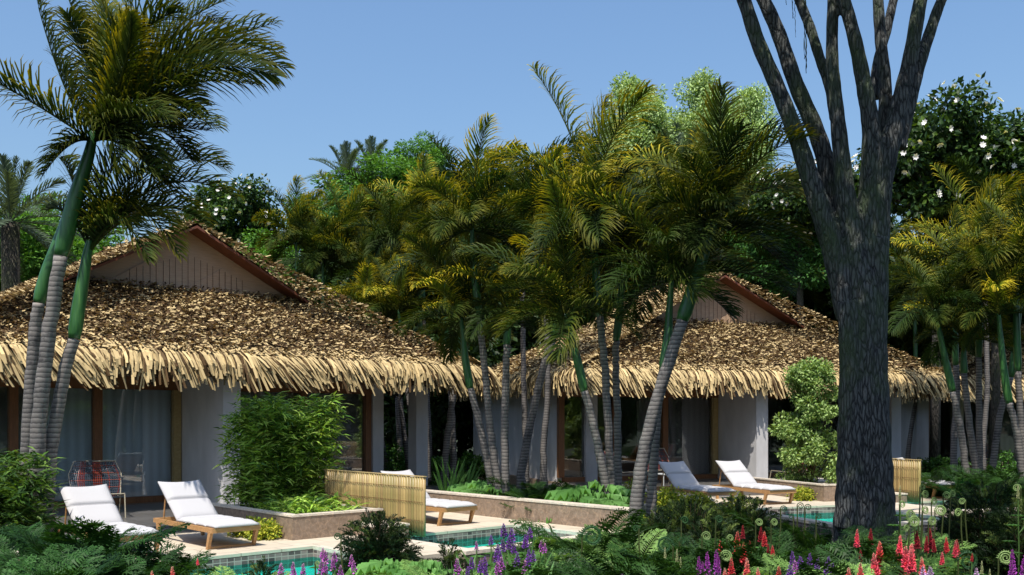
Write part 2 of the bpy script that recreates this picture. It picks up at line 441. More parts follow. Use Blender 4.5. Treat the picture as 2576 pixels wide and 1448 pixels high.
    for s_ in (-1, 1):
        a = V3((0, 0, ZR - .02)); b_ = V3((s_ * (XG + .12), 0, ZG - .05)); h = V3((0, 0, -.10))
        v = []
        for y in (GV - .52, GV - .02):
            v += [a + V3((0, y, -.04)), b_ + V3((0, y, -.04)), b_ + h + V3((0, y, 0)), a + h + V3((0, y, 0))]
        mb.add(v, [(0, 1, 2, 3), (7, 6, 5, 4), (0, 4, 5, 1), (3, 2, 6, 7), (0, 3, 7, 4), (1, 5, 6, 2)] if s_ > 0 else [(3, 2, 1, 0), (4, 5, 6, 7), (1, 5, 4, 0), (7, 6, 2, 3), (4, 7, 3, 0), (2, 6, 5, 1)], (1, 1, 1))
    out['rake'] = mb.build('rake_board', M['rake'], link=False)
    return out
RM = make_roof_meshes()

def villa(O, ang, label, blind):
    root = empty('thatched_villa', (O[0], O[1], 0), R(ang))
    tag(root, label, 'villa', 'thatched villas round the pools')
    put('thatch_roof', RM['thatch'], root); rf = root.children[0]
    fr = put('eave_fringe', RM['fringe'], root)
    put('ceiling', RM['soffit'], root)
    g = put('gable', RM['gable'], root); put('slat', RM['slat_lines'], g); put('rake_board', RM['rake'], root)
    def b(name, mat, *bx, parent=root):
        m_ = MB()
        for q in bx: m_.box(*q)
        return m_.build(name, mat, parent)
    H = 2.66
    b('plinth', M['stone'], (-5.85, 5.85, -.35, 8.0, -.3, -.004))
    b('wall', M['plaster'], (-5.75, -5.6, .08, 7.8, 0, H), (5.45, 5.6, 3.4, 7.8, 0, H), (-5.6, 5.45, 7.65, 7.8, 0, H), (-5.6, 5.45, 3.3, 3.4, 0, H), (4.5, 4.62, .3, 3.3, 0, H))
    b('pier', M['plaster'], (-4.95, -4.6, -.15, .2, 0, H)); b('pier', M['plaster'], (4.36, 4.68, -.15, .3, 0, H))
    b('pillar', M['plaster'], (5.72, 6.1, -.15, .2, 0, H))
    b('dividing_wall', M['plaster'], (-.62, -.24, -2.05, .1, 0, H), (-.62, -.3, .1, 3.3, 0, H))
    b('beam', M['post'], (-5.75, 4.36, -.10, .06, 2.40, H - .002))
    b('threshold', M['post'], (-5.6, -.62, -.06, .05, 0, .13), (-.24, 4.36, -.06, .05, 0, .13))
    xs = [-5.68, -4.0, -2.4, -.72, -.15, 2.4, 4.26]
    for x in xs:
        b('post', M['post'] if x not in (-.72,) else M['bampost'], (x - .08, x + .08, -.12 if x not in (-4.0, 4.26) else -.1, .06 - .002, .13, 2.4))
    gx = [(-5.6, -4.95), (-4.6, -4.08), (-3.92, -2.48), (-2.32, -.8), (-.07, 2.32), (2.48, 4.18)]
    for a, c in gx:
        gp = b('window', M['glass'], (a, c, -.012, .0, .13, 2.4))
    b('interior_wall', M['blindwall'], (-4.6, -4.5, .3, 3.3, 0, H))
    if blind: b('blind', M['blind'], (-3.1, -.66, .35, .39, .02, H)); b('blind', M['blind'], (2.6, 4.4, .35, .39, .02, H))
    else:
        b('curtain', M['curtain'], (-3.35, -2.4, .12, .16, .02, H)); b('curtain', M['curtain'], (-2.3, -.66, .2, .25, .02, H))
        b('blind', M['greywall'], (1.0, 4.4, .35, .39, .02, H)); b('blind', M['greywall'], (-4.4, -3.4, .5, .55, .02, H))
    return root
M['bampost'] = wood('bamboo_post', (.28, .19, .07), (.40, .29, .12), (4, 4, 10), .5)
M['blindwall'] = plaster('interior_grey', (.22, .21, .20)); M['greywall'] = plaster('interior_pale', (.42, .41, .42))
VO = [((-6.8, 21.7), 42.8), ((6.69, 29.27), 20.0), ((21.0, 35.2), -4.0)]
villa(*VO[0], 'thatched villa nearest on the left with wide eave and wooden gable behind two loungers', False)
villa(*VO[1], 'middle thatched villa behind the leaning palms with timber gable and dark glass front', True)
villa(*VO[2], 'farthest thatched villa cut by the right edge behind the palm trunks', True)

def L2W(k, u, v, z=0.0, du=0.0):
    (ox, oy), a = VO[k]; a = R(a); u += du
    return Vector((ox + u * math.cos(a) - v * math.sin(a), oy + u * math.sin(a) + v * math.cos(a), z))

# ------------------------------------------------------------------ terraces, pools, low walls, screens
def boxes(name, mat, k, du, bxs, parent=None, origin=None):
    m_ = MB()
    for q in bxs: m_.box(q[0] + du, q[1] + du, *q[2:])
    o = m_.build(name, mat, parent)
    if parent is None:
        o.location = (VO[k][0][0], VO[k][0][1], 0); o.rotation_euler = (0, 0, R(VO[k][1]))
    return o
PA = (-4.9, -2.5, -11.6, -8.6); PB = (-1.05, 1.43, -10.25, -8.5)
def rooted(name, k, u, v, du, z=0):
    o = empty(name, L2W(k, u, v, z, du), R(VO[k][1])); return o
def pool(k, rect, du, label):
    x0, x1, y0, y1 = rect; cx, cy = (x0 + x1) / 2, (y0 + y1) / 2; hx, hy = (x1 - x0) / 2, (y1 - y0) / 2
    r = rooted('swimming_pool', k, cx, cy, du); tag(r, label, 'pool', 'plunge pools in the terraces')
    def b(name, mat, *bx):
        m_ = MB()
        for q in bx: m_.box(*q)
        return m_.build(name, mat, r)
    t = .1; zb = -.275
    b('basin', M['basin'], (-hx - t, hx + t, -hy - t, hy + t, zb - .1, zb))
    b('tile_band', M['tile'], (-hx - t, -hx, -hy, hy, zb, -.05), (hx, hx + t, -hy, hy, zb, -.05), (-hx - t, hx + t, hy, hy + t, zb, -.05), (-hx - t, hx + t, -hy - t, -hy, zb, -.05))
    c = .24
    b('coping', M['cap'], (-hx - c, hx + c, -hy - c, -hy, -.05, -.0), (-hx - c, -hx, -hy, hy, -.05, -.0), (hx, hx + c * .5, -hy, hy, -.05, -.0))
    b('water', M['water'], (-hx, hx, -hy, hy, -.165, -.15))
    b('outer_wall', M['tile'], (-hx - c + .02, hx + c - .02, -hy - c + .02, -hy - t - .002, -.6, -.052), (-hx - c + .02, -hx - t - .002, -hy - t, hy, -.6, -.052))
    return r
def terrace(k, du, which):
    boxes('terrace_paving', M['deck'], k, du, [(-6.4, -2.4, -8.495, -5.9, -.28, 0), (-2.4, -.9, -8.395, -7.86, -.28, 0), (-6.2, -2.4, -8.6, -8.495, -.04, 0), (-2.38, -1.29, -10.4, -8.395, -.28, -.0), (-.9, 2.0, -8.395, -5.9, -.28, 0), (-1.05, 1.55, -8.5, -8.395, -.04, 0), (1.55, 2.0, -10.5, -8.5, -.28, 0)])['kind'] = 'structure'
    boxes('veranda_paving', M['veranda'], k, 0, [(-6.6, 6.6, -5.9, -.35, -.26, -.004)])['kind'] = 'structure'
def low_wall(k, name, label, cat, segs, du, cap=.03, group=None):
    u = (segs[0][0] + segs[0][1]) / 2; v = (segs[0][2] + segs[0][3]) / 2
    r = rooted(name, k, u, v, du); tag(r, label, cat, group)
    m1 = MB(); m2 = MB()
    for (a, b, c, d, z0, z1) in segs:
        m1.box(a - u, b - u, c - v, d - v, z0, z1 - cap); m2.box(a - u - .012, b - u + .012, c - v - .012, d - v + .012, z1 - cap, z1)
    m1.build('wall_face', M['stone'], r); m2.build('coping', M['cap'], r); return r
def bamboo_screen(k, du, label):
    r = rooted('bamboo_screen', k, -.72, -7.4, du); tag(r, label, 'bamboo screen', 'bamboo privacy screens')
    mb = MB(); y = -1.42; i = 0
    while y < 1.36:
        rr = rng.uniform(.031, .038); t = rng.random()
        c = V3((.31, .21, .085)) * (.7 + .6 * rng.random()) * (1 - .25 * t) + V3((.03, .05, .01)) * t
        h = .9 + rng.uniform(-.006, .006)
        zs = [.0, .3, .6, h]; rad = [rr, rr, rr, rr]
        mb.tube([(0, y, z) for z in zs], rad, 8, c); y += rr * 1.92; i += 1
    mb.build('poles', M['bamboo'], r, smooth=True)
    mb = MB()
    for z in (.24, .52, .74): mb.tube([(-.040, -1.45, z), (-.040, 0, z), (-.040, 1.38, z)], .004, 5, (.10, .05, .02))
    mb.build('binding_wire', M['bamboo'], r)
    mb = MB(); mb.box(-.035, .03, -1.46, 1.39, .906, .918, (.42, .31, .14)); mb.build('top_rail', M['bamboo'], r)
    return r

TD = {0: 0.0, 1: -.45, 2: -.45}
terrace(0, 0, 0); terrace(1, -.45, 0)
pool(0, PA, 0, 'nearest turquoise pool beside the left pair of loungers')
pool(0, PB, 0, 'turquoise pool in the centre behind the violet flowers, right of the bamboo screen')
pool(1, PA, -.45, 'far turquoise pool left of the big tree trunk, mostly hidden by ferns')
pool(1, PB, -.45, 'far pool right of the big tree trunk behind the curled ferns')
for k, du, nm in ((0, 0, 'left'), (1, -.45, 'middle')):
    low_wall(k, 'planter', 'veined stone planter box holding the %s villa bamboo hedge' % nm, 'planter',
             [(-2.4, -2.28, -7.86, -5.0, -.1, .37), (-2.28, -.8, -7.86, -7.74, -.1, .37), (-.92, -.8, -7.74, -6.3, -.1, .36), (-2.28, -.92, -7.74, -6.3, -.1, .28), (-2.28, -.1, -6.3, -4.6, -.1, .28)], du, group='stone planters')
    low_wall(k, 'stone_ledge', 'low stone ledge along the foot of the bamboo screen by the %s villa' % nm, 'ledge', [(-1.35, -.80, -8.55, -7.88, 0.0, .19)], du)
    low_wall(k, 'garden_wall', ('long low stone wall behind the centre lounger with palms over it' if k == 0 else 'low stone wall at the right edge behind the curled ferns'), 'wall',
             [(2.0, 2.22, -10.6, -5.0, -.3, .37)], du, group='low stone garden walls')
    bamboo_screen(k, du, 'bamboo pole screen in the centre left of the lone lounger' if k == 0 else 'bamboo pole screen just right of the big tree trunk')
low_wall(1, 'garden_wall', 'low wall left of the far pair of loungers with yellow shrubs before it', 'wall', [(-6.6, -6.4, -9.2, -4.6, -.3, .26)], 0, group='low stone garden walls')
low_wall(0, 'garden_wall', 'low wall left of the nearest lounger hidden behind bamboo and ferns', 'wall', [(-6.4, -6.2, -9.2, -4.6, -.3, .30)], 0, group='low stone garden walls')

# ------------------------------------------------------------------ sun loungers
def lounger_meshes():
    m = {}
    mb = MB()
    for s_ in (-1, 1): mb.box(s_ * .34 - .018, s_ * .34 + .018, -.98, .98, .235, .30)
    mb.box(-.322, .322, -.98, -.94, .235, .30); mb.box(-.322, .322, .94, .98, .235, .30)
    for i in range(14): mb.box(-.322, .322, -.88 + i * .085, -.83 + i * .085, .265, .288)
    m['frame'] = mb.build('frame', M['teak'], link=False)
    mb = MB()
    a = .26; h = .74; c_, s2 = math.cos(R(38)), math.sin(R(38))
    def bx(l0, l1, t0, t1, x0, x1):
        v = []
        for t in (t0, t1):
            for l in (l0, l1):
                for x in (x0, x1): v.append((x, .26 + l * c_ - t * s2, .31 + l * s2 + t * c_))
        mb.add(v, [(0, 2, 3, 1), (4, 5, 7, 6), (0, 1, 5, 4), (2, 6, 7, 3), (0, 4, 6, 2), (1, 3, 7, 5)], (1, 1, 1))
    bx(0, .72, -.03, 0, -.30, -.27); bx(0, .72, -.03, 0, .27, .30)
    for i in range(8): bx(.06 + i * .085, .11 + i * .085, -.015, -.002, -.27, .27)
    mb.tube([(.25, .78, .68), (.25, .86, .28)], .012, 6); mb.tube([(-.25, .78, .68), (-.25, .86, .28)], .012, 6)
    m['backrest'] = mb.build('backrest', M['teak'], link=False)
    def leg(s_, y0, y1):
        q = MB(); w_ = .022
        for (ya, yb, za, zb) in ((y0, y1, .0, .236),):
            v = [(s_ * .34 + dx, y + dy, z) for z, y, wd in ((0, ya, .024), (zb, yb, .038)) for dy in (-wd, wd) for dx in (-w_, w_)]
            q.add(v, [(0, 2, 3, 1), (4, 5, 7, 6), (0, 1, 5, 4), (2, 6, 7, 3), (0, 4, 6, 2), (1, 3, 7, 5)], (1, 1, 1))
        return q.build('leg', M['teak'], link=False)
    m['legs'] = [leg(-1, -.80, -.88), leg(1, -.80, -.88), leg(-1, .80, .84), leg(1, .80, .84)]
    mb = MB(); mb.box(-.318, .318, -.822, -.778, .0, .035); m['stretcher'] = mb.build('stretcher', M['teak'], link=False)
    def cushion(name, l0, l1, to3, x=.335, seams=3, curl=0.0):
        q = MB(); nl, nx = 44, 12; vs = []
        for side in (0, 1):
            for i in range(nl + 1):
                for j in range(nx + 1):
                    u = i / nl; s = j / nx * 2 - 1
                    edge = (1 - abs(2 * u - 1) ** 10) * (1 - abs(s) ** 10)
                    seam = 1
                    for kk in range(1, seams): seam = min(seam, min(1, (abs(u - kk / seams) / .05) ** .5 * .9 + .1))
                    th = .075 * (.35 + .65 * edge) * (seam if side else 1)
                    t = .006 if side == 0 else .006 + th
                    ln = l0 + (l1 - l0) * u; xx = s * x * (1 - .02 * (1 - edge))
                    vs.append(to3(ln + (curl * s * s * u ** 6), t, xx))
        f = []; W = nx + 1; T = (nl + 1) * W
        for i in range(nl):
            for j in range(nx):
                a_ = i * W + j; f += [(a_, a_ + W, a_ + W + 1, a_ + 1), (T + a_, T + a_ + 1, T + a_ + W + 1, T + a_ + W)]
        for i in range(nl): f += [(i * W, T + i * W, T + (i + 1) * W, (i + 1) * W), (i * W + nx, (i + 1) * W + nx, T + (i + 1) * W + nx, T + i * W + nx)]
        for j in range(nx): f += [(j, j + 1, T + j + 1, T + j), (nl * W + j, T + nl * W + j, T + nl * W + j + 1, nl * W + j + 1)]
        q.add(vs, f, (.44, .43, .435)); return q.build(name, M['cloth'], link=False, smooth=True)
    m['seat'] = cushion('seat_cushion', -1.0, .24, lambda l, t, x: (x, l, .30 + t), seams=4)
    m['back'] = cushion('back_cushion', .0, .80, lambda l, t, x: (x, .24 + l * c_ - t * s2, .31 + l * s2 + t * c_ * 1.0), seams=2, curl=.04)
    return m
LM = lounger_meshes()
def lounger(k, u, v, du, label, rz=0):
    r = rooted('sun_lounger', k, u, v, du); r.rotation_euler.z += R(rz)
    tag(r, label, 'sun lounger', 'teak sun loungers on the terraces')
    put('frame', LM['frame'], r); put('backrest', LM['backrest'], r)
    for q in LM['legs']: put('leg', q, r)
    put('stretcher', LM['stretcher'], r); put('seat_cushion', LM['seat'], r); put('back_cushion', LM['back'], r)
lounger(0, -4.85, -7.2, 0, 'leftmost white cushioned lounger half hidden by dark ferns', 0)
lounger(0, -3.42, -7.15, 0, 'white cushioned teak lounger in full view by the nearest pool')
lounger(0, .72, -7.0, 0, 'lone lounger partly behind the bamboo screen, shaded by palms')
lounger(1, -5.55, -7.2, -.1, 'far lounger on the left of the distant pair, behind yellow shrubs', 4)
lounger(1, -4.1, -7.2, -.1, 'far lounger on the right of the distant pair, nearer the big trunk', 4)
lounger(1, 0.75, -7.2, -.45, 'farthest lounger right of the big tree and its bamboo screen')

# ------------------------------------------------------------------ woven chairs and side table
def chair_meshes():
    RED = (.20, .022, .014); DKB = (.035, .045, .06); CR = (.30, .26, .18)
    fr = MB()
    for s_ in (-1, 1):
        fr.tube([(s_ * .36, -.36, 0), (s_ * .36, -.28, .40), (s_ * .37, .22, .34), (s_ * .37, .34, .0)], .011, 6, CR)
        fr.tube([(s_ * .36, -.28, .40), (s_ * .36, -.05, .36), (s_ * .38, .28, .36), (s_ * .42, .45, .70), (s_ * .33, .52, .92)], .011, 6, CR)
    fr.tube([(-.33, .52, .92), (.33, .52, .92)], .011, 6, CR); fr.tube([(-.36, -.28, .40), (.36, -.28, .40)], .011, 6, CR)
    bk = MB()
    def P2(a, t):  # a across -1..1, t up 0..1
        hw = .36 + .07 * math.sin(math.pi * min(1, t * 1.1)) - .04 * t
        return (a * hw, .28 + .24 * t + .02 * math.sin(a * 3), .36 + .56 * t)
    for i in range(27):
        a = -1 + i / 13; c = RED if i in (4, 5, 6, 12, 13, 14, 15, 20) or i % 9 == 7 else DKB
        bk.tube([P2(a, t / 6) for t in range(7)], .006, 4, c, False)
    for j in range(15):
        t = j / 14; c = DKB if j % 3 else (.20, .05, .03)
        bk.tube([P2(-1 + i / 4, t) for i in range(9)], .006, 4, c, False)
    st = MB()
    for i in range(20):
        x = -.34 + i * .0358; c = RED if i % 4 == 0 else (DKB if i % 2 else (.3, .25, .18))
        st.tube([(x, -.27, .40), (x, 0, .345), (x, .28, .36)], .007, 4, c, False)
    for j in range(12):
        y = -.25 + j * .047; st.tube([(-.35, y, .40 - .06 * (j / 11)), (0, y, .375 - .055 * (j / 11)), (.35, y, .40 - .06 * (j / 11))], .006, 4, DKB, False)
    return [('frame', fr.build('frame', M['metal'], link=False)), ('woven_back', bk.build('woven_back', M['metal'], link=False)), ('woven_seat', st.build('woven_seat', M['metal'], link=False))]
CM = chair_meshes()
def chair(k, u, v, rz, label, s=1.0):
    r = rooted('woven_armchair', k, u, v, 0); r.rotation_euler.z += R(rz); r.scale = (s, s, s)
    tag(r, label, 'armchair', 'woven cord veranda chairs')
    for n, me in CM: put(n, me, r)
chair(0, -3.25, -2.5, -12, 'red and navy woven chair on the left villa veranda between the two loungers', 1.08)
chair(0, 1.35, -2.4, 10, 'red woven chair seen behind the bamboo hedge and screen')
chair(1, -3.6, -2.1, 0, 'red woven chair on the middle villa veranda behind the far pair of loungers', 1.05)
chair(1, -.7, -3.6, -95, 'woven chair seen side on with pale tube legs by the pale green shrub')
chair(2, -4.5, -2.0, 0, 'woven chair on the farthest villa veranda behind palm trunks')
r = rooted('side_table', 1, -4.65, -4.3, 0); tag(r, 'small pale side table beside the distant loungers, right of the thick leaning palm', 'side table')
mb = MB(); mb.box(-.27, .27, -.25, .25, .43, .45, (.5, .5, .48)); mb.build('table_top', M['metal'], r)
for sx in (-1, 1):
    for sy in (-1, 1):
        mb = MB(); mb.tube([(sx * .25, sy * .23, 0), (sx * .25, sy * .23, .43)], .011, 6, (.5, .5, .48)); mb.build('leg', M['metal'], r)
chair(1, -5.0, -2.4, 25, 'dark woven chair behind the side table and palm trunks')

# ------------------------------------------------------------------ palms
GREEN_D = V3((.007, .016, .004)); GREEN_M = V3((.020, .042, .007)); OCHRE = V3((.56, .44, .026)); OLIVE = V3((.20, .25, .018))
def bez(p0, p1, p2, n):
    t = np.linspace(0, 1, n)[:, None]; p0, p1, p2 = V3(p0), V3(p1), V3(p2)
    return (1 - t) ** 2 * p0 + 2 * t * (1 - t) * p1 + t ** 2 * p2
def frond(mb, p0, p1, p2, leaf=.5, n=58, yel=.5, wid=.0125, wind=(.25, 0, 0), lift=.55, droop=.45, rr=.018):
    pts = bez(p0, p1, p2, n + 8); L = np.linalg.norm(np.diff(pts, axis=0), axis=1).sum()
    tan = nrm(np.gradient(pts, axis=0))
    up = V3((0, 0, 1)); side = nrm(np.cross(tan, up + rng.normal(0, .02, 3)))
    # twist the blade a little along the rachis
    tw = rng.normal(0, .5); ang = np.linspace(0, tw, len(pts))[:, None]
    nor = nrm(np.cross(side, tan)); side = side * np.cos(ang) + nor * np.sin(ang); nor = nrm(np.cross(side, tan))
    rc = GREEN_M * .9 + OCHRE * .15 * yel
    mb.tube(pts[::5], np.linspace(rr, rr * .3, len(pts[::5])), 4, rc, False)
    wind = V3(wind)
    for s_ in (-1, 1):
        i = np.arange(6, len(pts)); s = i / (len(pts) - 1); m_ = len(i)
        prof = np.clip(np.sin(np.pi * (.10 + .86 * s)) ** .65, .12, 1); ln = leaf * prof * rng.uniform(.88, 1.08, m_)
        a = (.62 + .55 * s + rng.normal(0, .07, m_))[:, None]
        li = (lift * np.where(np.arange(m_) % 3 == 0, 1.5, np.where(np.arange(m_) % 3 == 1, .3, .9)) * rng.uniform(.6, 1.3, m_))[:, None]
        d0 = nrm(side[i] * s_ * np.cos(a) + tan[i] * np.sin(a) + nor[i] * li)
        p = pts[i] + tan[i] * rng.normal(0, .008, (m_, 1)); l = ln[:, None]
        q1 = p + d0 * l * .45
        d1 = nrm(d0 - up * droop * rng.uniform(.7, 1.3, (m_, 1)) + wind * rng.uniform(.6, 1.2, (m_, 1)))
        q2 = q1 + d1 * l * .35
        d2 = nrm(d1 - up * droop * 1.3 + wind); q3 = q2 + d2 * l * .25
        wv = nrm(np.cross(d0, nor[i] + .5 * tan[i])) * (wid * rng.uniform(.8, 1.15, (m_, 1)))
        y = np.clip(yel * rng.uniform(.5, 1.4, (m_, 1)), 0, 1.3)
        cb = GREEN_D + (GREEN_M - GREEN_D) * .5 * y; cm = GREEN_M + (OLIVE - GREEN_M) * np.clip(y * .75, 0, 1); ct = GREEN_M + (OCHRE - GREEN_M) * np.clip(y, 0, 1)  # leaf's own ochre tips, with sunlit brightness and core shade painted in
        v = np.stack([p - wv * .6, p + wv * .6, q1 - wv, q1 + wv, q2 - wv * .75, q2 + wv * .75, q3], 1).reshape(-1, 3)
        c = np.stack([cb, cb, cm, cm, ct, ct, ct], 1).reshape(-1, 3)
        f = []
        for k in range(m_):
            b = 7 * k; f += [(b, b + 1, b + 3, b + 2), (b + 2, b + 3, b + 5, b + 4), (b + 4, b + 5, b + 6)]
        mb.add(v, f, c)
def crown_mesh(seed, L=1.9, nf=18, wind=(.30, .05, 0), leaf=.66, ym=1.0):
    global rng
    old = rng; rng = np.random.default_rng(seed); mb = MB()
    for i in range(nf):
        t = i / nf; az = i * 2.39996 + rng.normal(0, .2); el = R(86 - 112 * t ** .9 + rng.normal(0, 9)); l = L * rng.uniform(.75, 1.15) * (1.12 - .42 * t)
        d = V3((math.cos(az) * math.cos(el), math.sin(az) * math.cos(el), math.sin(el))); wv = V3(wind)
        p1 = d * l * .52 + wv * l * .12 + V3((0, 0, .12 * l))
        hz = nrm(V3((d[0], d[1], 0)))
        p2 = p1 + nrm(d * .9 + wv * 1.1 + V3((0, 0, -.6 - .6 * t)) + hz * .3) * l * .55
        y = ym * (rng.uniform(.3, 1.15) if t < .5 and rng.random() < .55 else rng.uniform(0, .2))  # upper fronds yellowed to paint in sun; the rest kept dark like shade
        frond(mb, (0, 0, -.05), p1, p2, leaf * rng.uniform(.85, 1.1), 54, yel=y, wind=wv, lift=.45, droop=.42)
    me = mb.build('crown', M['palm'], link=False); rng = old; return me
CROWNS = [crown_mesh(100 + i, ym=(.85, .4, .75, .25, .95, .55)[i]) for i in range(6)]
CROWNS_S = [crown_mesh(200 + i, 1.8, 15, leaf=.58) for i in range(3)]

def smooth_path(pts, n=14):
    pts = [V3(p) for p in pts]; out = []
    P_ = [pts[0] * 2 - pts[1]] + pts + [pts[-1] * 2 - pts[-2]]
    for i in range(1, len(P_) - 2):
        for t in np.linspace(0, 1, n, endpoint=False):
            a, b, c, d = P_[i - 1:i + 3]
            out.append(.5 * ((2 * b) + (-a + c) * t + (2 * a - 5 * b + 4 * c - d) * t * t + (-a + 3 * b - 3 * c + d) * t ** 3))
    out.append(pts[-1]); return np.array(out)

def palm(label, d, trunk, shaft, r0=.085, crown=None, s=1.0, base_z=-.05, rz=None, fronds=None, group='slender green palms', kid='areca_palm'):
    """trunk / shaft: pixel points up to the ring line and from it to the crown"""
    bp = P(trunk[0][0], trunk[0][1], d); base = Vector((bp.x, bp.y, base_z))
    root = empty(kid, base); tag(root, label, 'palm', group)
    loc = lambda q, dd=0: np.array(P(q[0], q[1], d + dd) - base)
    tp = [V3((0, 0, 0))] + [loc(q) for q in (trunk if bp.z > base_z + .15 else trunk[1:])]
    path = smooth_path(tp, 8); n = len(path); hz = np.linspace(0, 1, n)
    rad = r0 * (1.0 + .35 * np.exp(-hz * 9) - .22 * hz) * (1 + rng.normal(0, .018, n)); path = path + rng.normal(0, .006, (n, 3)) * (hz[:, None] > .02)
    mb = MB(); mb.tube(path, rad, 12); mb.build('trunk', M['ptrunk'], root, smooth=True)
    sp = [loc(trunk[-1])] + [loc(q) for q in shaft]; path = smooth_path(sp, 8); n = len(path)
    rr = r0 * .98 * np.interp(np.linspace(0, 1, n), [0, .08, .3, 1], [.80, 1.0, .95, .45])
    mb = MB(); mb.tube(path, rr, 12); mb.build('crownshaft', M['shaft'], root, smooth=True)
    top = path[-1]
    if fronds is not None:
        mb = MB()
        for (ct, tip, dd, yel, lf) in fronds:
            p0 = top - V3((0, 0, .15)); p1 = loc(ct, dd * .5); p2 = loc(tip, dd)
            frond(mb, p0, p1, p2, lf * 1.1, 66, yel=yel * .8, wid=.0125, wind=(.25, 0, 0), lift=.5, droop=.45)
        mb.build('crown', M['palm'], root)
        if crown is None: return root
    me = crown if crown is not None else random.choice(CROWNS)
    c = put('crown' if fronds is None else 'young_fronds', me, root, loc=top, rz=random.uniform(-.5, .5) if rz is None else rz, s=s)
    return root
PC = CROWNS
# left foreground cluster
palm('front left palm with the pale green lower shaft, leftmost of the near trio', 13.9, [(62, 1300), (72, 1050), (86, 860), (98, 762)], [(118, 690), (150, 600), (205, 450), (262, 250)], .100,
     fronds=[((300, 40), (380, -90), .8, 0.37, .55), ((420, 40), (600, -10), .6, 0.31, .6), ((430, 120), (690, 60), .3, 0.22, .6), ((200, 60), (150, -60), .5, 0.12, .5), ((480, 60), (700, 130), 1.2, 0.31, .6), ((370, 60), (500, -60), 1.6, 0.12, .6), ((280, 120), (260, -20), .9, .3, .55), ((330, 100), (330, 60), -1.0, .5, .5), ((380, 150), (480, 220), .9, .1, .6), ((340, 180), (430, 320), .4, .1, .6), ((220, 140), (170, 40), -.6, .2, .5), ((400, 170), (560, 150), -.6, 0.19, .6)])
palm('tallest near palm on the left, grey trunk with long green shaft and huge dark crown', 13.2, [(88, 1300), (95, 1100), (118, 880), (152, 645)], [(190, 500), (222, 395), (236, 330)], .112,
     fronds=[((150, 230), (92, 0), -.3, 0.28, .52), ((110, 270), (-40, 190), -.8, 0.46, .62), ((330, 60), (250, 20), .4, 0.50, .5), ((420, 20), (715, 170), -.2, 0.37, .66), ((430, 160), (640, 215), -.6, 0.22, .55),
             ((390, 230), (545, 320), -.5, 0.15, .6), ((370, 250), (480, 400), .5, 0.19, .6), ((330, 180), (330, 40), -.9, 0.56, .45), ((180, 330), (110, 440), -.4, 0.12, .45), ((300, 250), (420, 300), -1.2, 0.09, .6),
             ((270, 170), (300, 60), .9, 0.06, .6), ((330, 260), (420, 420), -1.0, 0.15, .6), ((440, 90), (590, 140), 1.0, 0.12, .6), ((200, 240), (130, 140), .5, 0.19, .5), ((330, 300), (400, 480), .8, 0.12, .6), ((280, 260), (300, 420), -.9, 0.12, .55), ((400, 40), (560, 60), 1.4, 0.06, .65), ((470, 100), (690, 190), -.9, 0.15, .65), ((350, 120), (470, 230), .9, 0.06, .6), ((340, 190), (500, 260), .2, 0.09, .65), ((300, 60), (450, 30), -.6, 0.12, .6), ((350, 300), (520, 330), 1.1, 0.06, .6), ((300, 320), (450, 500), .1, 0.06, .6)], s=1.0)
palm('shortest near palm on the left with low crown over the gable', 13.4, [(118, 1250), (135, 1090), (162, 940), (186, 852)], [(203, 740), (218, 650), (226, 606)], .098,
     fronds=[((330, 420), (450, 640), -.5, 0.34, .55), ((400, 370), (590, 500), .2, 0.68, .6), ((380, 330), (560, 420), .8, 0.62, .6), ((340, 450), (520, 560), -.2, 0.25, .6), ((300, 480), (370, 650), -.8, 0.09, .55),
             ((170, 500), (120, 530), .2, 0.12, .4), ((250, 440), (320, 380), .3, 0.12, .6), ((330, 500), (440, 560), .9, 0.37, .55), ((190, 430), (150, 400), .3, 0.19, .5), ((280, 470), (330, 560), .9, 0.06, .55), ((300, 400), (400, 440), -.9, 0.09, .6)])
# centre palms in front of the middle villa
palm('low centre palm, leftmost of the trio behind the low wall', 19.6, [(1240, 1245), (1224, 1150), (1200, 1040), (1183, 977)], [(1170, 900), (1166, 845), (1158, 800)], .085, crown=CROWNS_S[0], s=.95)
palm('tall centre palm with slender curving trunk left of the pale straight one', 19.3, [(1256, 1245), (1236, 1100), (1221, 950), (1206, 802)], [(1196, 710), (1189, 640), (1188, 575)], .082, crown=PC[0], s=.95)
palm('straight pale lit centre palm with low crown', 19.0, [(1273, 1250), (1270, 1080), (1272, 960), (1275, 868)], [(1277, 820), (1278, 780)], .085, crown=CROWNS_S[1], s=.85)
palm('centre palm leaning right with its base behind low ferns', 22.0, [(1312, 1190), (1334, 1070), (1366, 930), (1393, 848)], [(1405, 800), (1412, 760)], .10, crown=CROWNS_S[2], s=1.0)
palm('centre palm leaning left with long green shaft over the villa corner', 17.3, [(1530, 1275), (1510, 1150), (1488, 1050), (1470, 985)], [(1452, 905), (1435, 845), (1420, 790)], .083, crown=CROWNS_S[0], s=1.05, rz=2.5)
palm('tallest centre palm with bright green shaft and raised plume crown', 17.6, [(1543, 1275), (1531, 1100), (1522, 930), (1508, 797)], [(1500, 700), (1495, 620), (1492, 545)], .082, crown=PC[2], s=1.08)
palm('slim centre palm just right of the tallest one with dark green shaft', 18.2, [(1555, 1270), (1554, 1080), (1549, 950), (1550, 858)], [(1560, 770), (1566, 700), (1572, 650)], .078, crown=PC[3], s=.95)
palm('thick leaning palm at the end of the low stone wall with flared base', 15.3, [(1598, 1300), (1618, 1150), (1655, 1000), (1716, 808)], [(1742, 730), (1772, 640), (1798, 560)], .115, crown=PC[4], s=1.0, base_z=-.2)
palm('palm close behind the thick leaning palm with a low dark green shaft', 15.7, [(1640, 1250), (1652, 1050), (1668, 930)], [(1680, 850), (1684, 780), (1690, 700)], .085, crown=PC[5], s=1.0)
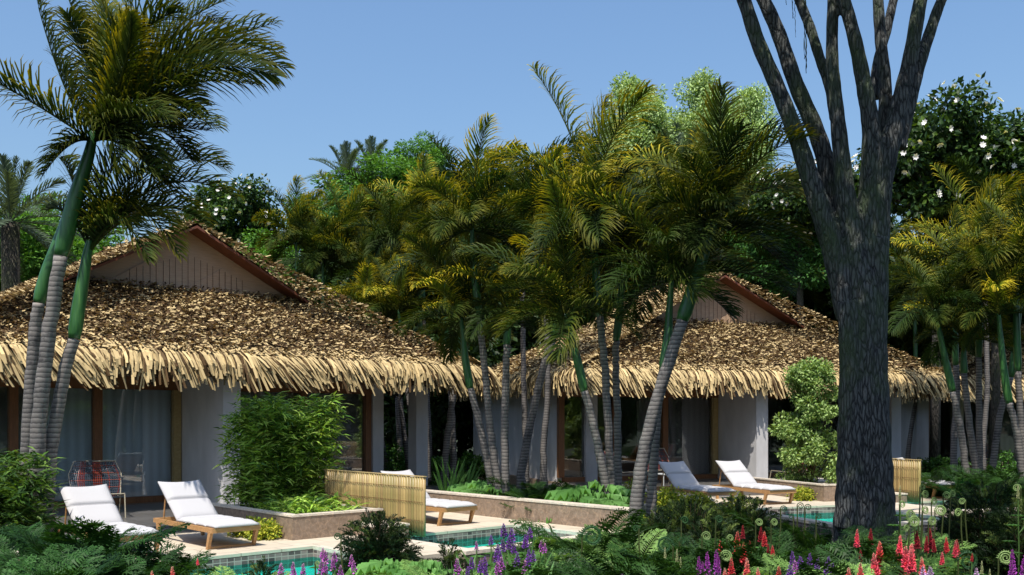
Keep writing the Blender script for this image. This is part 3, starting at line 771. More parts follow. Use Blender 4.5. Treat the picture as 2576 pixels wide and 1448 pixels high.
# right group
palm('right hand palm leaning left at the edge of its clump', 22.6, [(2430, 1190), (2416, 1080), (2397, 985)], [(2380, 915), (2364, 840), (2352, 780)], .09, crown=PC[1], s=.8)
palm('pale lit right hand palm with curved trunk', 23.2, [(2455, 1190), (2438, 1060), (2425, 940)], [(2424, 900), (2424, 850)], .09, crown=CROWNS_S[1], s=.9)
palm('tall straight right hand palm with a green shaft and high crown', 23.6, [(2465, 1190), (2463, 1050), (2462, 900)], [(2464, 780), (2466, 720), (2466, 665)], .085, crown=PC[2], s=1.0)
palm('right hand palm leaning right behind the others, shaded trunk', 24.5, [(2495, 1190), (2515, 1050), (2542, 950)], [(2555, 860), (2572, 740)], .09, crown=PC[3], s=.8)
palm('right edge palm leaning left with dark green shaft', 21.6, [(2572, 1200), (2556, 1080), (2539, 1015)], [(2527, 945), (2518, 860), (2512, 790)], .09, crown=CROWNS_S[0], s=.85)
palm('right edge palm with high green shaft cut by the frame', 22.0, [(2578, 1190), (2568, 1060), (2561, 935)], [(2558, 845), (2556, 740), (2556, 665)], .085, crown=PC[0], s=1.0)
# background palms
BGP = [(745, 610, 33.5, 'leftmost of the row'), (812, 650, 32.5, 'second from left in the row'), (880, 620, 33, 'third from left in the row'), (985, 600, 30, 'dark crowned, left of the tall centre palm'), (1060, 560, 31, 'highest of the row'), (930, 700, 31.5, 'lowest crown of the row'),
       (1055, 690, 28.5, 'near the roof corner'), (1120, 650, 27, 'just left of the tall centre palm')]
for i, (x, y, d, t) in enumerate(BGP):
    palm('background palm beyond the left villa roof, ' + t, d, [(x + 20, 1110), (x + 12, 950), (x + 4, y + 220)], [(x + 2, y + 120), (x, y)], .09, crown=PC[i % 6], s=1.0, group='background palms')
BG2 = [(1310, 520, 27, 'between the two villas, high crown'), (1370, 590, 25.5, 'between the two villas, lower crown'),
       (1640, 560, 40, 'behind the middle villa roof, left'), (1655, 520, 42, 'behind the middle villa, highest'), (1935, 560, 40.5, 'behind the middle villa roof, right of the plume'), (1880, 640, 40, 'low behind the gable of the middle villa'),
       (1960, 720, 41, 'low behind the gable, right hand'), (2050, 700, 42, 'just left of the big trunk'), (2300, 720, 37, 'just right of the big trunk'), 
       (2400, 720, 26, 'left of the tall straight right palm'), (2475, 560, 30, 'high behind the tall straight right palm')]
for i, (x, y, d, t) in enumerate(BG2):
    palm('background palm ' + t, d, [(x + random.randint(-15, 15), 1120), (x + 8, 980), (x + 4, y + 200)], [(x + 2, y + 100), (x, y)], .09, crown=PC[(i * 5 + 1) % 6], s=1.0 * (1 if d < 32 else 1.4), group='background palms')
for (x, d, t) in ((1052, 27.5, 'right'), (1030, 28.2, 'left'), (972, 29, 'far left')):
    palm('thin palm trunk seen past the left villa corner pillar, %s of three' % t, d, [(x, 1190), (x - 14, 1090), (x - 36, 900)], [(x - 42, 840), (x - 50, 780)], .09, crown=CROWNS_S[2], s=.9, group='background palms')
for (x, d, t) in ((1120, 26.0, 'left one'), (2330, 37, 'thin one'), (2300, 38, 'leaning one')):
    palm('shaded palm trunk leaning right under the eaves, %s' % t, d, [(x, 1150), (x + 12, 1050), (x + 30, 930)], [(x + 36, 880), (x + 40, 830)], .10, crown=CROWNS_S[0], s=.9, group='background palms')

# grey green date palms in the back
def date_crown(seed):
    global rng
    old = rng; rng = np.random.default_rng(seed); mb = MB()
    global GREEN_D, GREEN_M
    a, b = GREEN_D, GREEN_M; GREEN_D = V3((.03, .045, .03)); GREEN_M = V3((.085, .12, .075))
    for i in range(30):
        t = i / 30; az = i * 2.39996; el = R(85 - 115 * t); l = 2.4
        d = V3((math.cos(az) * math.cos(el), math.sin(az) * math.cos(el), math.sin(el)))
        frond(mb, (0, 0, 0), d * l * .55, d * l * .95 + V3((0, 0, -.45 - .3 * t)) * l * .5, .38, 46, yel=.0, wid=.014, wind=(.15, 0, 0), lift=.3, droop=.15)
    GREEN_D, GREEN_M = a, b
    me = mb.build('crown', M['palm'], link=False); rng = old; return me
DC = date_crown(5)
for (x, y, d, s, lb) in ((25, 560, 24, .9, 'dark grey green date palm at the far left edge'), (1692, 440, 46, 1.3, 'grey date palm behind the centre plumes'), (872, 455, 46, 1.0, 'small date palm top poking over the green tree, left'), (935, 440, 47, 1.0, 'small date palm top beside the round green tree')):
    base = P(x, y, d); base.z = -.3; r = empty('date_palm', base); tag(r, lb, 'palm', 'date palms')
    h = EYE - (y - HY) / F * d + .3
    mb = MB(); mb.tube([(0, 0, 0), (.05, 0, h * .5), (0, 0, h)], [.25, .2, .22], 10); mb.build('trunk', M['bark2'], r, smooth=True)
    put('crown', DC, r, loc=(0, 0, h), s=s)

# ------------------------------------------------------------------ leafy trees
def leaf_cloud(mb, blobs, n, size, cols, updown=.6, flat=.5):
    vol = np.array([b[3] ** 2 for b in blobs]); pick = rng.choice(len(blobs), n, p=vol / vol.sum())
    B = np.array(blobs)[pick]; u = unit(n); rr = rng.uniform(.35, 1.08, (n, 1)) ** .7
    p = B[:, :3] + u * rr * B[:, 3:4] * V3((1, 1, .8))
    d = nrm(u + rng.normal(0, .7, (n, 3)) - V3((0, 0, .25))); nn = nrm(u * .6 + V3((0, 0, updown)) + rng.normal(0, flat, (n, 3)))
    cols = np.asarray(cols, float); c = cols[rng.integers(0, len(cols), n)] * rng.uniform(.7, 1.3, (n, 1))
    mb.leaves(p, d, nn, size * rng.uniform(.7, 1.3, n), size * .27 * rng.uniform(.8, 1.2, n), c)
def tree_mesh(seed, rx, rz, nb, nl, leaf, cols, flowers=0, gap=.0, cone=0.0):
    """crown centred on the origin plus limbs reaching down to -rz"""
    global rng
    old = rng; rng = np.random.default_rng(seed); blobs = []
    for i in range(nb):
        u = unit(1)[0]; rr = rng.uniform(.35, .92); z = u[2] * rr
        k = 1 - cone * (z + 1) / 2
        blobs.append((u[0] * rr * rx * k, u[1] * rr * rx * k, z * rz, rng.uniform(.16, .30) * min(rx, rz) * 1.0 + .12))
    mb = MB(); leaf_cloud(mb, blobs, nl, leaf, cols)
    crown = mb.build('crown', M['leaf'], link=False)
    lm = MB()
    for b in blobs[::max(1, nb // 12)]:
        q = V3(b[:3]); lm.tube([(0, 0, -rz * 1.05), q * .35 + V3((0, 0, -rz * .4)), q], [.09, .05, .015], 6)
    limbs = lm.build('limbs', M['bark2'], link=False); fl = None
    if flowers:
        fm = MB(); BB = np.array(blobs)
        for k in range(flowers):
            u = unit(1)[0]; q = u * V3((rx, rx, rz)) * 1.05; b = BB[np.argmin(np.linalg.norm(BB[:, :3] - q, axis=1))]
            u = nrm(q - b[:3]); c = b[:3] + u * b[3] * 1.0
            m_ = 7; a = np.arange(m_) * 2 * math.pi / m_
            e1 = nrm(np.cross(u, V3((0, 0, 1)))); e2 = np.cross(u, e1)
            d = e1 * np.cos(a)[:, None] + e2 * np.sin(a)[:, None] + u * .7
            fm.leaves(np.tile(c, (m_, 1)), d, np.tile(u, (m_, 1)), .115, .042, (.80, .77, .76))
        fl = fm.build('blossom', M['petal'], link=False)
    rng = old; return crown, limbs, fl
G_BR = [(.10, .24, .03), (.07, .17, .025), (.13, .28, .04)]; G_DK = [(.02, .05, .012), (.03, .07, .015), (.045, .09, .02)]
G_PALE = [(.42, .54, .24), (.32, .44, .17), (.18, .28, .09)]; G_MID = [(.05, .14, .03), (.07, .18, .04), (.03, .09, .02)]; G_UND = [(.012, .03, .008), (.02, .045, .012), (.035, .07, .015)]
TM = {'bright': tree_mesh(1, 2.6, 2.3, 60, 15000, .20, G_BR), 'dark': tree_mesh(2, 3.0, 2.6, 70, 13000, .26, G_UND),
      'magnolia': tree_mesh(3, 2.6, 2.3, 80, 15000, .22, G_DK + G_UND + [(.08, .14, .02)], flowers=130), 'pale': tree_mesh(4, 2.3, 2.6, 70, 20000, .16, G_PALE, cone=.35), 'mid': tree_mesh(5, 2.4, 2.2, 60, 16000, .16, G_MID)}
def tree(kind, px, py, d, s, label, name='leafy_tree', grp='background trees', rz=0.0):
    cr, lb, fl = TM[kind]; c = P(px, py, d); sx, sz = s if hasattr(s, '__len__') else (s, s)
    r = empty(name, (c.x, c.y, -.3)); tag(r, label, 'tree', grp); h = c.z + .3
    bot = max(.05, h - 2.3 * sz * 1.05)
    mb = MB(); mb.tube([(0, 0, 0), (.08, 0, bot * .6), (0, 0, bot + .3)], [.2, .15, .10], 8); mb.build('trunk', M['bark2'], r, smooth=True)
    o = put('crown', cr, r, loc=(0, 0, h), rz=rz, s=(sx, sx, sz)); put('limbs', lb, r, loc=(0, 0, h), rz=rz, s=(sx, sx, sz))
    if fl: put('blossom', fl, r, loc=(0, 0, h), rz=rz, s=(sx, sx, sz))
tree('bright', 1055, 420, 48, .62, 'small round bright green tree top above the palms', rz=1)
tree('bright', 950, 490, 46, (1.1, .8), 'bright green spreading tree left of the round topped one', rz=2)
tree('mid', 810, 560, 44, (.85, .9), 'dark green tree at the left shoulder of the background')
tree('magnolia', 590, 560, 38, (.85, .8), 'dark tree with white blossoms behind the left gable', 'blossom_tree', 'white blossoming trees', 1.0)
tree('bright', 640, 680, 36, (.75, .6), 'small leaved green tree beside the right slope of the left gable', rz=3)
tree('bright', 560, 640, 40, (.8, .5), 'green foliage just over the left gable ridge', rz=4)
tree('pale', 1600, 325, 46, (.95, .95), 'pale green tree behind the tallest centre palm', rz=.5)
tree('pale', 1765, 325, 48, (.9, 1.05), 'pale green tree, middle one behind the centre plumes', rz=1.5)
tree('pale', 1880, 345, 47, (.75, .95), 'pale green tree with bare spike beside it, nearest the big tree', rz=2.5)
tree('magnolia', 2350, 415, 32, (1.05, 1.1), 'large dark tree with white blossoms right of the big tree', 'blossom_tree', 'white blossoming trees', .3)
tree('magnolia', 2500, 440, 33, (1.1, .95), 'dark tree with white blossoms at the right edge', 'blossom_tree', 'white blossoming trees', 2.2)
tree('magnolia', 2010, 520, 36, (.8, .8), 'dark blossom tree glimpsed left of the big trunk', 'blossom_tree', 'white blossoming trees', 4.0)
tree('mid', 1975, 640, 37, (.9, .8), 'mid green leafy tree between the middle villa and the big trunk')
tree('bright', 30, 660, 27, (.8, .7), 'bright green tree at the far left edge under the date palm', rz=2)
tree('bright', 165, 620, 30, (.7, .6), 'bright green tree seen between the near palm trunks', rz=5)
tree('mid', 60, 700, 31, (1, .8), 'dark green tree filling behind the left edge of the roof')
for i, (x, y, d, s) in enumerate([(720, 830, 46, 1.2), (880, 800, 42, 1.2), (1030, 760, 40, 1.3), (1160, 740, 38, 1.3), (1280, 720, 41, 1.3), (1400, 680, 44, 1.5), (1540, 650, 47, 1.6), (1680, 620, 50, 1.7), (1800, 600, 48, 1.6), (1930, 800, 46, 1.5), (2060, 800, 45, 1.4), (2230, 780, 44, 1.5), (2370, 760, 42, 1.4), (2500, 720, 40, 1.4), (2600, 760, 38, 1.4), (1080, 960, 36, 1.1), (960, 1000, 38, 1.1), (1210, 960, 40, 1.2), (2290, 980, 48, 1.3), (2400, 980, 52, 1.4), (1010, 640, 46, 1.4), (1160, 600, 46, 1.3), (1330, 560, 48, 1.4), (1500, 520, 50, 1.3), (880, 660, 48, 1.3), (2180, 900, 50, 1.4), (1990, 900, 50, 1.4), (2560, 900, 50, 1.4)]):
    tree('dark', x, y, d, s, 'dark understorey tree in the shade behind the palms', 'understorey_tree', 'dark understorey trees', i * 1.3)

for i, (x, y) in enumerate(((-12, -13), (-3, -14), (5, -15), (13, -8), (20, -2), (13, 7.5), (17, 12.5), (20.5, 18), (24, 8), (28, 15), (18, 2), (27, 22))):  # out of view; added for their dark reflections in the villa glass
    cr, lb, fl = TM['dark' if i % 2 else 'mid']; r = empty('garden_tree', (x, y, -.3)); tag(r, 'leafy garden tree mirrored in the villa glass', 'tree', 'garden trees facing the villas')
    mb = MB(); mb.tube([(0, 0, 0), (.1, 0, 2), (0, 0, 3.4)], [.2, .16, .1], 8); mb.build('trunk', M['bark2'], r, smooth=True)
    put('crown', cr, r, (0, 0, 3.4), i, 1.3); put('limbs', lb, r, (0, 0, 3.4), i, 1.3)

# ------------------------------------------------------------------ the big tree
def big_tree():
    D = 14.5; base = Vector((P(2176, 1345, D).x, D, -.35))
    r = empty('big_tree', base); tag(r, 'huge dark many limbed tree with furrowed bark rising out of the frame', 'tree')
    q = lambda cx, cy: (1803.3 + cx * .3558, cy * .3558)
    def W(pt, dd=0): return np.array(P(pt[0], pt[1], D + dd) - base)
    k = D / F
    limbs = [
        ([q(30, -350), q(110, -150), q(190, 0), q(290, 300), q(420, 600), q(540, 900), q(640, 1200), (2062, 520), (2100, 640), (2135, 800)], [16, 19, 22, 24, 25, 27, 30, 34, 38, 40], [0, 0, 0, 0, 0, 0, 0, 0, 0, 0]),
        ([q(180, -300), q(330, 0), q(440, 250), q(560, 600), q(690, 900), q(770, 1150), (2095, 520), (2120, 640), (2145, 760)], [18, 22, 24, 26, 28, 29, 32, 36, 40], [.3, .3, .3, .3, .3, .25, .2, .1, 0]),
        ([q(480, -250), q(580, 0), q(660, 200), q(730, 420), q(800, 620), q(840, 850)], [14, 16, 17, 17, 18, 20], [.5, .5, .4, .35, .3, .2]),
        ([q(820, -300), q(820, 0), q(815, 400), q(840, 700), q(870, 1000), (2128, 500), (2150, 640), (2160, 800)], [16, 18, 20, 22, 26, 32, 40, 44], [0, 0, 0, -.05, -.05, -.05, 0, 0]),
        ([q(820, -300), q(900, 0), q(980, 300), q(1040, 600), q(1090, 900), q(1090, 1200), (2185, 560), (2178, 760)], [18, 20, 22, 25, 29, 33, 40, 44], [-.15, -.15, -.15, -.15, -.15, -.1, 0, 0]),
        ([q(1130, -300), q(1140, 0), q(1160, 300), q(1190, 600), q(1185, 850), q(1170, 1100)], [17, 18, 19, 21, 22, 24], [.2, .2, .15, .1, .1, .1]),
        ([q(1330, -300), q(1250, 0), q(1200, 220), q(1130, 480), q(1130, 700)], [14, 15, 16, 17, 18], [.6, .55, .5, .45, .35]),
        ([q(1520, -300), q(1440, 0), q(1370, 400), q(1300, 700), q(1230, 1000), (2215, 480), (2205, 620), (2190, 780)], [20, 22, 24, 27, 31, 36, 40, 44], [-.1, -.1, -.1, -.1, -.1, -.05, 0, 0]),
        ([q(1740, -300), q(1590, 0), q(1500, 250), q(1420, 500), q(1350, 780), q(1280, 1050)], [14, 17, 19, 21, 23, 26], [.15, .15, .15, .1, .05, 0]),
        ([(2150, 620), (2168, 760), (2172, 900), (2173, 1050), (2175, 1200), (2176, 1300), (2178, 1380), (2178, 1430)], [44, 66, 74, 80, 88, 96, 114, 140], [0, 0, 0, 0, 0, 0, 0, 0]),
        ([(2212, 600), (2205, 760), (2196, 900), (2200, 1050), (2204, 1200), (2210, 1330)], [30, 36, 44, 44, 48, 52], [-.1, -.1, -.12, -.15, -.15, -.15]),
        ([(2130, 760), (2140, 900), (2142, 1050), (2140, 1200), (2136, 1330)], [30, 36, 38, 42, 48], [-.2, -.2, -.2, -.2, -.2])]
    mb = MB()
    for pts, rad, dds in limbs:
        path = smooth_path([W(p_, dd) for p_, dd in zip(pts, dds)], 6)
        rr = np.interp(np.linspace(0, 1, len(path)), np.linspace(0, 1, len(rad)), rad) * k * .78
        rr = rr * (1 + .03 * np.sin(np.arange(len(rr)) * 1.7))
        mb.tube(path, rr, 16)
    o = mb.build('trunk', M['bark'], r, smooth=True)
    rm = o.modifiers.new('fuse', 'REMESH'); rm.mode = 'VOXEL'; rm.voxel_size = .026; rm.use_smooth_shade = True
    sm = o.modifiers.new('soft', 'SMOOTH'); sm.iterations = 4; sm.factor = .6
    # the crown above the frame throws the dappled shade
    mb = MB(); blobs = []
    for i in range(60):
        blobs.append((rng.uniform(-3.2, 1.6), rng.uniform(-7.2, -1.2), rng.uniform(9.4, 11.6), rng.uniform(.4, .75)))
    leaf_cloud(mb, blobs, 8500, .26, G_DK + G_MID)
    mb.build('crown', M['leaf'], r)
    mb = MB()
    for (x, y0, y1, w_) in ((1992, -60, 48, .006), (2022, -60, 150, .007), (2026, -60, 185, .010), (1999, -60, 95, .004), (1976, -60, 12, .004)):
        a = W((x, y0), .4); b = W((x + 2, y1), .4); n = 30
        pts = a + (b - a) * np.linspace(0, 1, n)[:, None] + rng.normal(0, .004, (n, 3)); mb.tube(pts, w_ * rng.uniform(.5, 1.5, n), 5, (.03, .045, .02))
    mb.build('hanging_moss', M['leaf'], r)
big_tree()

# ------------------------------------------------------------------ shrubs and hedges
def hedge(k, u0, u1, v0, v1, h0, h1, n, label, base=.3, cols=None, group='clumping bamboo hedges'):
    u, v = (u0 + u1) / 2, (v0 + v1) / 2
    r = rooted('bamboo_hedge' if h1 > .5 else 'low_plant', k, u, v, TD[k], base); tag(r, label, 'hedge' if h1 > .5 else 'low plant', group if h1 > .5 else None)
    st = MB(); lf = MB(); cols = cols or [(.26, .42, .055), (.17, .32, .04), (.36, .50, .10), (.05, .12, .02)]
    cols = np.array(cols); ns = int(16 * (u1 - u0) * (v1 - v0)) + 14
    for i in range(ns):
        x = rng.uniform(u0 - u, u1 - u); y = rng.uniform(v0 - v, v1 - v); h = rng.uniform(h0, h1) * (.92 + .08 * math.sin(x * 5 + y * 3))
        lean = rng.normal(0, .05, 2); st.tube([(x, y, 0), (x + lean[0], y + lean[1], h * .6), (x + lean[0] * 2, y + lean[1] * 2, h)], [.01, .008, .003], 5, (.10, .14, .03))
    for i in range(n // 7):
        i = rng.random(); x = rng.uniform(u0 - u - .08, u1 - u + .08); y = rng.uniform(v0 - v - .08, v1 - v + .08)
        top = h0 + (h1 - h0) * (.5 + .5 * math.sin(x * 6 + y * 4.3)) * .9
        z = rng.uniform(.0, 1) ** .75 * top
        c0 = V3((x, y, z)); m_ = 7; a = rng.uniform(0, 6.28, m_)
        d = np.stack([np.cos(a), np.sin(a), rng.uniform(-.35, .75, m_)], 1)
        c = cols[rng.integers(0, len(cols), m_)] * rng.uniform(.7, 1.25)
        lf.leaves(np.tile(c0, (m_, 1)) + rng.normal(0, .03, (m_, 3)), d, np.tile(V3((0, 0, 1)), (m_, 1)) + rng.normal(0, .4, (m_, 3)), rng.uniform(.09, .28, m_), rng.uniform(.011, .021, m_), c, .25)
    if h1 > .5: st.build('stems', M['leaf'], r)
    lf.build('foliage', M['leaf'], r); return r
hedge(0, -1.95, -.45, -6.05, -4.95, 1.5, 1.9, 15000, 'bushy bright green bamboo hedge in the planter beside the bamboo screen')
hedge(0, -2.15, -1.1, -7.55, -6.3, .10, .28, 1500, 'knee high green planting in the front corner of the nearer stone planter')
hedge(0, -6.95, -5.7, -7.6, -5.9, 1.0, 1.5, 9000, 'bamboo hedge at the left edge in front of the near palm trunks', base=-.1, cols=[(.06, .13, .02), (.04, .09, .015), (.11, .19, .03), (.02, .05, .01)])

def shrub(px, py_top, d, hw, kind, label, name='shrub', base_z=-.3, n=2600, cat='shrub', grp=None):
    """kind: dark feathery / yellow / pale tall"""
    top = P(px, py_top, d); r = empty(name, (top.x, d, base_z)); tag(r, label, cat, grp); h = top.z - base_z
    mb = MB(); st = MB()
    if kind == 'feathery':
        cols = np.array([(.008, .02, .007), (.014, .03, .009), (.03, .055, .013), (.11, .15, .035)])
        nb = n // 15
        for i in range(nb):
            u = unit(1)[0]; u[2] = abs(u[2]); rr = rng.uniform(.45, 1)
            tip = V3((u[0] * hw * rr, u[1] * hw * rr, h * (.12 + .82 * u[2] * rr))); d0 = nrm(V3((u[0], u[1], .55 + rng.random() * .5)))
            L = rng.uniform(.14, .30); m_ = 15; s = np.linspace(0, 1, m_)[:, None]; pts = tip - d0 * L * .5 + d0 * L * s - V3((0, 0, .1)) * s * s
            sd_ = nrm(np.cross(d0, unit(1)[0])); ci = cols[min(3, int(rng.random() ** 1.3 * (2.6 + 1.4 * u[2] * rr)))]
            for q in (-1, 1):
                mb.leaves(pts, sd_ * q + d0 * 1.1 + rng.normal(0, .25, (m_, 3)), np.cross(sd_, d0) + rng.normal(0, .5, (m_, 3)), .070 * (1.1 - s[:, 0] * .7), .0055, ci * rng.uniform(.7, 1.4), .1)
            if i % 8 == 0: st.tube([(0, 0, 0), tip * .5, tip], [.012, .008, .004], 4, (.05, .035, .02))
    else:
        if kind == 'yellow': cols = [(.36, .38, .03), (.24, .30, .03), (.46, .46, .06), (.12, .20, .02)]; lf = .055
        elif kind == 'pale': cols = [(.28, .40, .12), (.36, .48, .18), (.16, .25, .07), (.07, .13, .03)]; lf = .085
        elif kind == 'green': cols = [(.05, .13, .02), (.08, .19, .03), (.03, .08, .015)]; lf = .09
        blobs = []
        for i in range(int(26 + h * (30 if kind == 'pale' else 14))):
            z = rng.random() ** .9; k_ = (1 - .5 * z ** 2) if kind == 'pale' else math.sqrt(max(.05, 1 - (z * .95) ** 2)); a = rng.uniform(0, 6.28); rr = rng.random() ** .5 * hw * .85 * k_
            blobs.append((math.cos(a) * rr, math.sin(a) * rr, .08 + z * (h - .16), rng.uniform(.10, .2) if h < 1.2 else rng.uniform(.06, .26)))
            if i % 4 == 0: st.tube([(0, 0, 0), (math.cos(a) * rr * .5, math.sin(a) * rr * .5, z * h * .6), blobs[-1][:3]], [.012, .008, .004], 4, (.07, .05, .03))
        leaf_cloud(mb, blobs, n, lf, cols, .9, .5)
    st.build('stems', M['leaf'], r); mb.build('foliage', M['leaf'], r); return r
GD = 'dark feathery shrubs in the foreground'
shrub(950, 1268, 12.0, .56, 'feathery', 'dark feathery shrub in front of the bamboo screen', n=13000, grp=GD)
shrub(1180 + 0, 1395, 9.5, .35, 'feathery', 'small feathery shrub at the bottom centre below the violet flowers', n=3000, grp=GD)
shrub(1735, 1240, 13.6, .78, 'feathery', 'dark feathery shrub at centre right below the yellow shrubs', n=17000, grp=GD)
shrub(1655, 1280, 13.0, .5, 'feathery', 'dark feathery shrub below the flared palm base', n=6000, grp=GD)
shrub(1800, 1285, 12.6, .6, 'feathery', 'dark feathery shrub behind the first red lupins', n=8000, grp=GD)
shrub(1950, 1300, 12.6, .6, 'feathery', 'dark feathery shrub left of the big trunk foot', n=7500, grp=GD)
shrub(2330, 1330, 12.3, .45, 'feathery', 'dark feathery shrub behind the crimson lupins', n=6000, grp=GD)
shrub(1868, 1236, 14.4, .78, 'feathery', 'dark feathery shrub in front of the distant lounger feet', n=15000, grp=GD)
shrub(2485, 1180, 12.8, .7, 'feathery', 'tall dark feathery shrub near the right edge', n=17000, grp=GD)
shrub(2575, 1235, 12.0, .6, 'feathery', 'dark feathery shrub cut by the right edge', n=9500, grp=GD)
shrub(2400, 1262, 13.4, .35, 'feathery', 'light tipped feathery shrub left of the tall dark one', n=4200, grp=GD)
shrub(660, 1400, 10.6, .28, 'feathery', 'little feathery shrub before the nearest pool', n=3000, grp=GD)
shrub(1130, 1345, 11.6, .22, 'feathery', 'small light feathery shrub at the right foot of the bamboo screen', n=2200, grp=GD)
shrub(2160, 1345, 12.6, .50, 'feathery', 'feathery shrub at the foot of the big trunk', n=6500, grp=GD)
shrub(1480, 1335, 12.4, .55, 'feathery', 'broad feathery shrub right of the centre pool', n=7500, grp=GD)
YS = 'yellow green shrubs by the low walls'
for (x, y, d, hw, n, lb) in ((1690, 1232, 17.0, .45, 3600, 'yellow green shrub in front of the low wall, left one'), (1765, 1238, 16.8, .45, 3600, 'yellow green shrub in front of the low wall, middle one'), (1850, 1245, 16.8, .35, 2200, 'yellow green shrub under the distant lounger, right one'),
                      (1590, 1212, 19.2, .30, 2000, 'yellow green shrub between the slim palm and the thick leaning palm'), (1640, 1285, 16.0, .35, 2200, 'low yellow green shrub beside the flared palm base')):
    shrub(x, y, d, hw, 'yellow', lb, n=n, base_z=-.3, grp=YS)
for (k, u, v, du, lb) in ((0, -2.62, -7.4, 0, 'little lime ground shrub beside the planter, near the white lounger'), (0, -2.62, -6.9, 0, 'lime ground shrub along the planter behind the near lounger'), (1, -2.62, -7.4, -.45, 'lime ground shrub beside the far planter')):
    p_ = L2W(k, u, v, 0, du); px = HX + p_.x / p_.y * F; shrub(px, HY + (EYE - .24) / p_.y * F, p_.y, .26, 'yellow', lb, base_z=0, n=1500, grp=YS)
q_ = L2W(1, -1.7, -6.6, 0, -.45)
shrub(2040, 905, 22.6, .92, 'pale', 'tall pale green shrub in front of the middle villa eave left of the big trunk', n=17000, base_z=.1)
for i, (x, y, d) in enumerate(((980, 1120, 29), (1010, 1150, 30), (1100, 1150, 31), (1190, 1140, 32), (2350, 1150, 31), (2390, 1150, 30), (2540, 1140, 29), (1600, 1120, 45))):
    shrub(x, y, d, .9, 'green', 'shaded green garden shrub between the villas', 'garden_shrub', n=2600, grp='garden shrubs between the villas')

# ------------------------------------------------------------------ ferns, broad leaves, sword leaves
def fern_mesh(seed, nf=13, L=.75, cols=((.011, .034, .008), (.035, .085, .016)), el=(25, 78), pin=.11, n=34):
    global rng
    old = rng; rng = np.random.default_rng(seed); mb = MB(); cols = np.array(cols)
    for i in range(nf):
        az = i * 2.4 + rng.normal(0, .2); e = R(rng.uniform(*el)); l = L * rng.uniform(.7, 1.1)
        d = V3((math.cos(az) * math.cos(e), math.sin(az) * math.cos(e), math.sin(e))); hz = nrm(V3((d[0], d[1], 0)))
        pts = bez((0, 0, 0), d * l * .6, d * l * .78 + hz * l * .28 - V3((0, 0, rng.uniform(.0, .2) * l)), n); tan = nrm(np.gradient(pts, axis=0))
        c = cols[0] + (cols[1] - cols[0]) * rng.random()
        sp = pts[::6]; mb.tube(sp, np.linspace(.005, .0015, len(sp)), 4, c * 1.2, False)
        side = nrm(np.cross(tan, V3((0, 0, 1)) + unit(1)[0] * .4)); nor = nrm(np.cross(side, tan)); s = np.arange(n) / (n - 1)
        pr = np.clip(np.sin(math.pi * (.08 + .9 * s)) ** .8, .05, 1) * pin * l / .7 * 1.4
        for q in (-1, 1):
            sel = slice(4, n); k = n - 4
            d0 = side[sel] * q + tan[sel] * .45 + nor[sel] * rng.normal(.1, .15, (k, 1)); cc = c * rng.uniform(.7, 1.35, (k, 1))
            mb.leaves(pts[sel], d0, nor[sel], pr[sel], .008 * l / .7, cc, .25)
            # tiny pinnules along every pinna
            for w_ in (.3, .5, .7):
                pp = pts[sel] + nrm(d0) * (pr[sel] * w_)[:, None]
                for z in (-1, 1): mb.leaves(pp, nrm(d0) * .8 + tan[sel] * z * .8, nor[sel], pr[sel] * .26, .0045 * l / .7, cc * rng.uniform(.8, 1.3, (k, 1)), .1)
    me = mb.build('fronds', M['leaf'], link=False); rng = old; return me
FERN = [fern_mesh(i) for i in range(5)]
FERN_L = [fern_mesh(20 + i, 9, .7, ((.08, .17, .035), (.18, .30, .08))) for i in range(3)]
FERN_D = [fern_mesh(40 + i, 12, .95, ((.010, .035, .008), (.034, .095, .018)), (40, 84), .12) for i in range(3)]
def place(name, me, px, py, d, base_z, label, cat, grp, hh=.62, rz=None):
    """stand a plant so that its top reaches pixel row py"""
    t = P(px, py, d); s = max(.35, (t.z - base_z) / hh)
    o = put(name, me, None, (t.x, d, base_z), random.uniform(0, 6.28) if rz is None else rz, s); tag(o, label, cat, grp); return o
# ferns behind the centre wall
for (x, y, d) in ((1310, 1195, 19.3), (1350, 1190, 18.9), (1400, 1200, 18.4), (1440, 1210, 18.2), (1290, 1205, 19.0), (1380, 1215, 17.6), (1330, 1215, 18.2), (1560, 1235, 17.2)):
    place('fern', random.choice(FERN), x, y, d, -.1, 'arching fern in the bed behind the long low stone wall', 'fern', 'ferns behind the low wall', .55)
for (x, y, d) in ((2380, 1160, 22), (2420, 1165, 22.3), (2470, 1170, 21.6), (2520, 1165, 21.5), (2560, 1170, 21), (2340, 1165, 22.6), (2440, 1180, 21)):
    place('fern', random.choice(FERN), x, y, d, -.1, 'fern in the bed under the right hand palm trunks', 'fern', 'ferns under the right palms', .55)
# dark foreground ferns at the left
for (x, y, d) in ((180, 1275, 10.2), (300, 1300, 10.0), (60, 1330, 10.2), (130, 1360, 9.4), (240, 1350, 9.3), (330, 1370, 9.4), (20, 1390, 9.0), (390, 1325, 10.6), (100, 1410, 8.6), (280, 1410, 8.6), (200, 1400, 8.8), (30, 1300, 10.8), (370, 1420, 8.8)):
    y += 22
    if x > 215: y += 35
    place('fern', random.choice(FERN_D), x, y, d, -.3, 'large dark green fern in the bottom left foreground', 'fern', 'dark ferns at bottom left', .64)
for (x, y, d) in ((560, 1420, 9.6), (480, 1440, 9.2), (620, 1430, 9.2), (1000, 1400, 10.4), (1080, 1400, 10.2), (1060, 1430, 9.3), (930, 1425, 9.4), (700, 1440, 9), (1130, 1425, 9.2)):
    place('fern', random.choice(FERN_L), x, y, d, -.3, 'light green fern along the bottom edge before the pools', 'fern', 'light ferns along the bottom', .5)
random.seed(11)
nfern = 0
